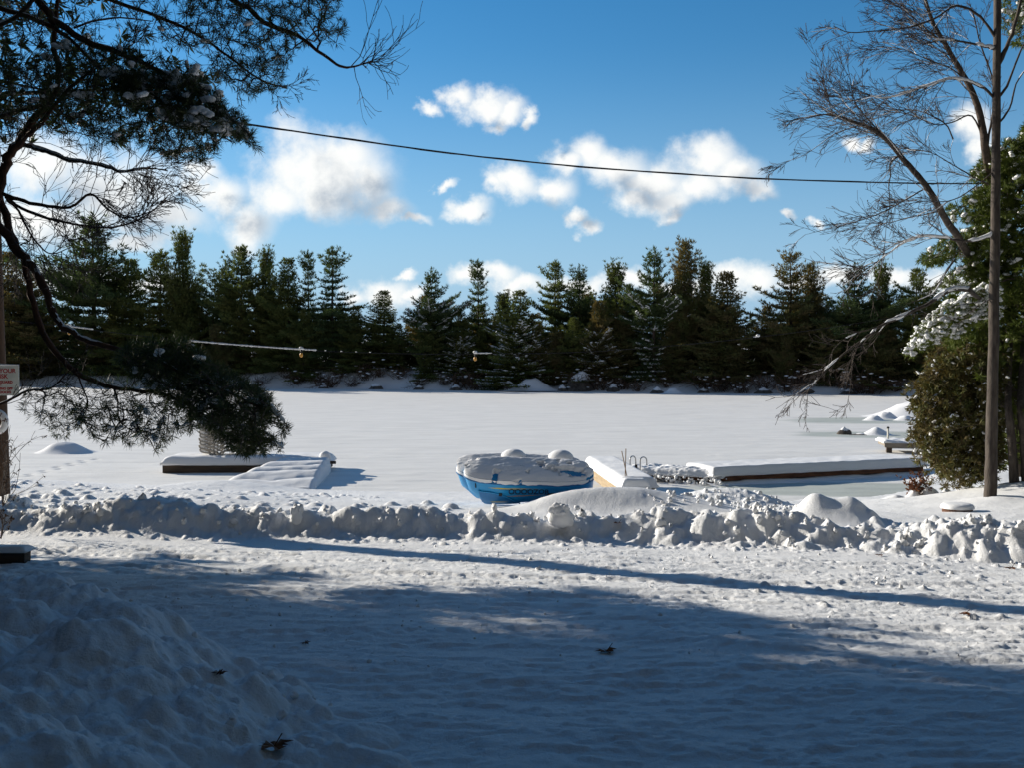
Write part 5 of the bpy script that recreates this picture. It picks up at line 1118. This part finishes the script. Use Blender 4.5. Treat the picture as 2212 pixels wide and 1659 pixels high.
        for v in me.vertices:
            s_ = -.30 + v.co.x * .72 / HL * 1.15; f_ = .40 - v.co.y / .45
            q = side(np.array(s_), np.array(f_), .009); v.co = Vector((float(q[0]), float(q[1]), float(q[2])))
        me.materials.append(M['decal_dark']); lo = bpy.data.objects.new('lettering', me); COL.objects.link(lo); lo.parent = t
    # snow lying on the deck, with the blue showing through near the stern
    ns, nv = 120, 46; s1 = np.linspace(-.99, .99, ns); v1 = np.linspace(-1, 1, nv); SS, VV = np.meshgrid(s1, v1, indexing='ij')
    ww = wd(SS) * 1.06; X = SS * HL; Y = VV * ww
    dist = np.minimum(1 - np.abs(VV), (1 - np.abs(SS)) * 1.6)
    T = .045 + .065 * np.sqrt(np.clip(dist / .35, 0, 1)) + .012 * fbm(X * 2, Y * 2, 3) + .007 * fbm(X * 4 + Y * 9, Y * 22 - X * 9, 4, .6)
    T = T * np.interp(VV, [-1, -.75, -.1, .7, 1], [.12, .45, .95, 1.15, .8])
    hole = fbm(X * 2.3 + 4.1, Y * 5.4 + 1.3, 4, .55) + .42 * np.exp(-(((SS - .66) / .30) ** 2 + ((VV + .38) / .42) ** 2)) - .22 - .6 * (1 - sstep(0.0, .35, SS))
    hole2 = fbm(X * 5, Y * 5 + 3, 3) + .9 * sstep(.80, 1, SS) * sstep(.2, -.9, VV) - .45
    hv = np.maximum(hole, hole2) if deco else np.full_like(T, -1)
    T = np.where(hv > 0, T - 1.1 * hv - .02, T) ; T = T - .05 * sstep(-.06, 0, hv) * (hv <= 0)
    T = np.where(VV < -.97, T * .45, T); Z = .045 + np.maximum(T, -.05)
    G = np.stack([X, Y, Z], -1); sk_ = G[:, 0] + np.array([0, -.012, 0]); sk2 = sk_.copy(); sk2[:, 2] = -.015 + .03 * fbm(X[:, 0] * 9, X[:, 0] * 0, 3); sk2[:, 1] -= .012
    if deco: sk2[:, 2] = np.where(hv[:, 1] > 0, .04, sk2[:, 2])
    b = MB(); b.grid(G); b.grid(np.stack([sk_, sk2], 0)); e = G[:, -1] + np.array([0, .02, 0]); e2 = e.copy(); e2[:, 2] = -.03; b.grid(np.stack([e, e2], 0))
    for E in (G[0], G[-1]): e2 = E.copy(); e2[:, 2] = -.03; b.grid(np.stack([E, e2], 0))
    b.build('snow', M['snow_soft'], t, True, True)
    return t
bp = P(1142, 1022, 19.2)
pedal_boat('blue pedal boat with yellow streaks and lettering under a thick crust of snow', (float(bp[0]), 19.2, 1.50), math.radians(-1), math.radians(24), math.radians(1.5), True)
pedal_boat('plain blue pedal boat half hidden behind the lettered one', (float(bp[0]) - .17, 19.75, 1.52), math.radians(-1), math.radians(24), math.radians(1.0), False)


# ------------------------------------------------------------------ snow blocks on the bank, mounds, rocks on the ice, stump
def block(px, py, D, r, label, h=1.0, rough=.16):
    q = P(px, py, D); b = MB(); g_ = gh(q[0], D)
    for k in range(30):
        o = R.normal(0, .40, 3) * np.array(r); b.ball((q[0] + o[0], D + o[1], q[2] + o[2] * h), np.array(r) * R.uniform(.15, .45), 8, rough)
    for k in range(3): b.ball((q[0] + R.normal(0, .15) * r[0], D, q[2] - r[2] * .4 * k), np.array(r) * (.80 + .15 * k), 12, .07)
    tag(b.build('snow_block', M['snow']), label, 'snow block', 'large blocks on the ploughed bank')
block(1213, 1106, 14.0, (.17, .12, .12), 'knobbly block of snow perched on the ploughed bank below the pedal boat')
block(640, 1108, 14.4, (.08, .06, .13), 'upright rounded slab of snow on the ploughed bank, left of the boats', 1.1, .04)
block(670, 1189, 13.0, (.045, .04, .03), 'small pair of clods lying on the road before the bank')
stone_l = 'low snow-covered hump on the ice at the left, near the trail of footprints'
boulder(142, 978, 40.2, 2.25, .45, 'snow_mound', stone_l, cover=True, z0=0)
boulder(1824, 938, 50.5, .78, .36, 'rock', 'rounded rock with a snow cap alone on the ice', z0=0)
boulder(1893, 940, 50.0, 1.5, .36, 'snow_mound', 'peaked snowy hump on the ice between the lone rock and the small dock', cover=True, z0=0)
boulder(1860, 941, 50, 1.1, .06, 'ice_ridge', 'thin dark ridge of ice joining the lone rock and the peaked hump', z0=0)
boulder(1888, 908, 62, 1.3, .35, 'snow_mound', 'small snowy hump left of the shore point', cover=True, z0=0)
boulder(1915, 905, 64, 1.5, .42, 'snow_mound', 'snowy hump directly below the shore point', cover=True, z0=0)
boulder(1955, 908, 62, 1.4, .3, 'snow_mound', 'low snowy hump next to the cedar edge on the ice', cover=True, z0=0)
boulder(1975, 915, 66, 5.5, .95, 'snow_mound', 'broad bright snowy shore point beside the cedar', cover=True, z0=0)
x, y, z = base_at(2070, 19.2); st_ = thing('stump', 'flat round stump top capped with snow near the straight tree', 'stump', (x, y, z))
b = MB(); b.tube([(x, y, z - .05), (x, y, z + .07)], .27, 20, True); b.build('wood', M['wood_red'], st_, False)
b = MB(); U, V = np.meshgrid(np.linspace(0, PI / 2, 10), np.linspace(0, 2 * PI, 30), indexing='ij'); b.grid(np.stack([x + .30 * np.sin(U) ** .5 * np.cos(V), y + .30 * np.sin(U) ** .5 * np.sin(V), z + .07 + .10 * np.cos(U) ** .6], -1)); b.build('snow_cap', M['snow_soft'], st_)
for (px, py, w_, h_, lb) in ((1975, 1062, .55, .22, 'snowy shore stone with a dark knot at the waterline'), (2010, 1060, .62, .26, 'rounded snowy shore stone beside the one with the knot'), (2045, 1060, .5, .18, 'flattish snowy stone in the shore row'), (2085, 1058, .6, .22, 'snowy stone of the shore row nearest the straight tree'), (1935, 1068, .8, .14, 'long low snow-covered stone at the water edge')):
    boulder(px, py, 25.3, w_, h_, 'shore_stone', lb, cover=True, group='snowed stones along the shore', z0=gh(float(P(px, py, 25.3)[0]), 25.3) - .02)

# ------------------------------------------------------------------ beam, weeds, fallen leaves
q = P(18, 1203, 11.6); bm = thing('landscape_timber', 'dark square timber end sticking out of the bank at the left edge', 'timber', (q[0], 11.6, q[2]))
b = MB(); b.box(q, (.42, .2, .15), .1, -.04); b.build('beam', M['wood_dark'], bm, False)
slab(q[0] - .23, q[0] + .23, 11.5, 11.75, q[2] + .07, .06, 3, 20, 12, .08, .01).build('snow', M['snow_soft'], bm)
def weed(px, py, D, n, L, label, up=.05):
    q = P(px, py, D); t = thing('dry_weed', label, 'weed', (q[0], D, q[2]), 'dry weeds at the left edge'); b = MB(); l = MB(); o = []
    for k in range(n): grow(b, q, (R.normal(.1, .35), R.normal(0, .3), 1), L * R.uniform(.6, 1.1), .006, 1, up, .25, 4, o, .6, None, .0028)
    for s_ in o:
        if R.random() < .5: blades(l, s_[-2:], np.tile([.2, 0, -.6], (2, 1)), 3, .05, .02, 1.1)
    b.build('stems', M['twig'], t); l.build('seed_heads', M['brush'], t, False)
weed(6, 1095, 14.3, 7, .75, 'dry seedy weed stems against the snow under the pole')
weed(2, 1165, 13.0, 5, .5, 'dark weed stalk low at the left edge above the timber')
weed(14, 1010, 16.2, 5, .9, 'thin bare arching twigs beside the pole below the life ring', -.06)
def leaf(px, py, label, s_=1.0):
    dy, dz = _cp + (829.5 - py) / FOC * _sp, (829.5 - py) / FOC * _cp - _sp
    D = 3.0
    while D < 40:
        p = P(px, py, D)
        if gh(float(p[0]), D) > p[2]: break
        D += .03
    p = P(px, py, D); p[2] = gh(float(p[0]), D) + .012
    b = MB(); n = 9
    for k in range(n):
        a = k / n * 2 * PI; r = .035 * s_ * (1 + .6 * (k % 2)); a2 = (k + .5) / n * 2 * PI
        b.add([p + [0, 0, .004], p + [r * math.cos(a) * 1.4, r * math.sin(a), .012 * R.random()], p + [r * .6 * math.cos(a2) * 1.4, r * .6 * math.sin(a2), .025 * R.random()], p + [r * .9 * math.cos(a + .7) * 1.3, r * .9 * math.sin(a + .7), .02 * R.random()]], [(0, 1, 2), (0, 2, 3)])
    b.tube([p, p + [.03 * s_, -.02, .05 * s_]], .003, 4)
    tag(b.build('fallen_leaf', M['dead_leaf'], None, False), label, 'leaf', 'dead leaves lying on the snow')
leaf(592, 1620, 'largest curled brown leaf, low on the near heap of snow', 1.3)
leaf(1310, 1413, 'brown leaf with twig in the shaded middle of the road', 1.3)
leaf(2085, 1332, 'reddish leaf on the sunlit road at right, below the long shadow', .9)
leaf(2183, 1232, 'brown leaf at the foot of the bank at the far right', 1.3)
leaf(1900, 1203, 'small brown leaf tucked in the bright ploughed bank', .9)
leaf(1706, 1063, 'dark leaf on the grey ice beyond the bank', 2.0)
leaf(475, 1475, 'tiny dark leaf scrap on the near heap', .6)
leaf(660, 1396, 'tiny dark scrap on the far slope of the near heap', .6)
leaf(1336, 1141, 'dark twiggy scrap on the face of the bank below the boats', 1.1)
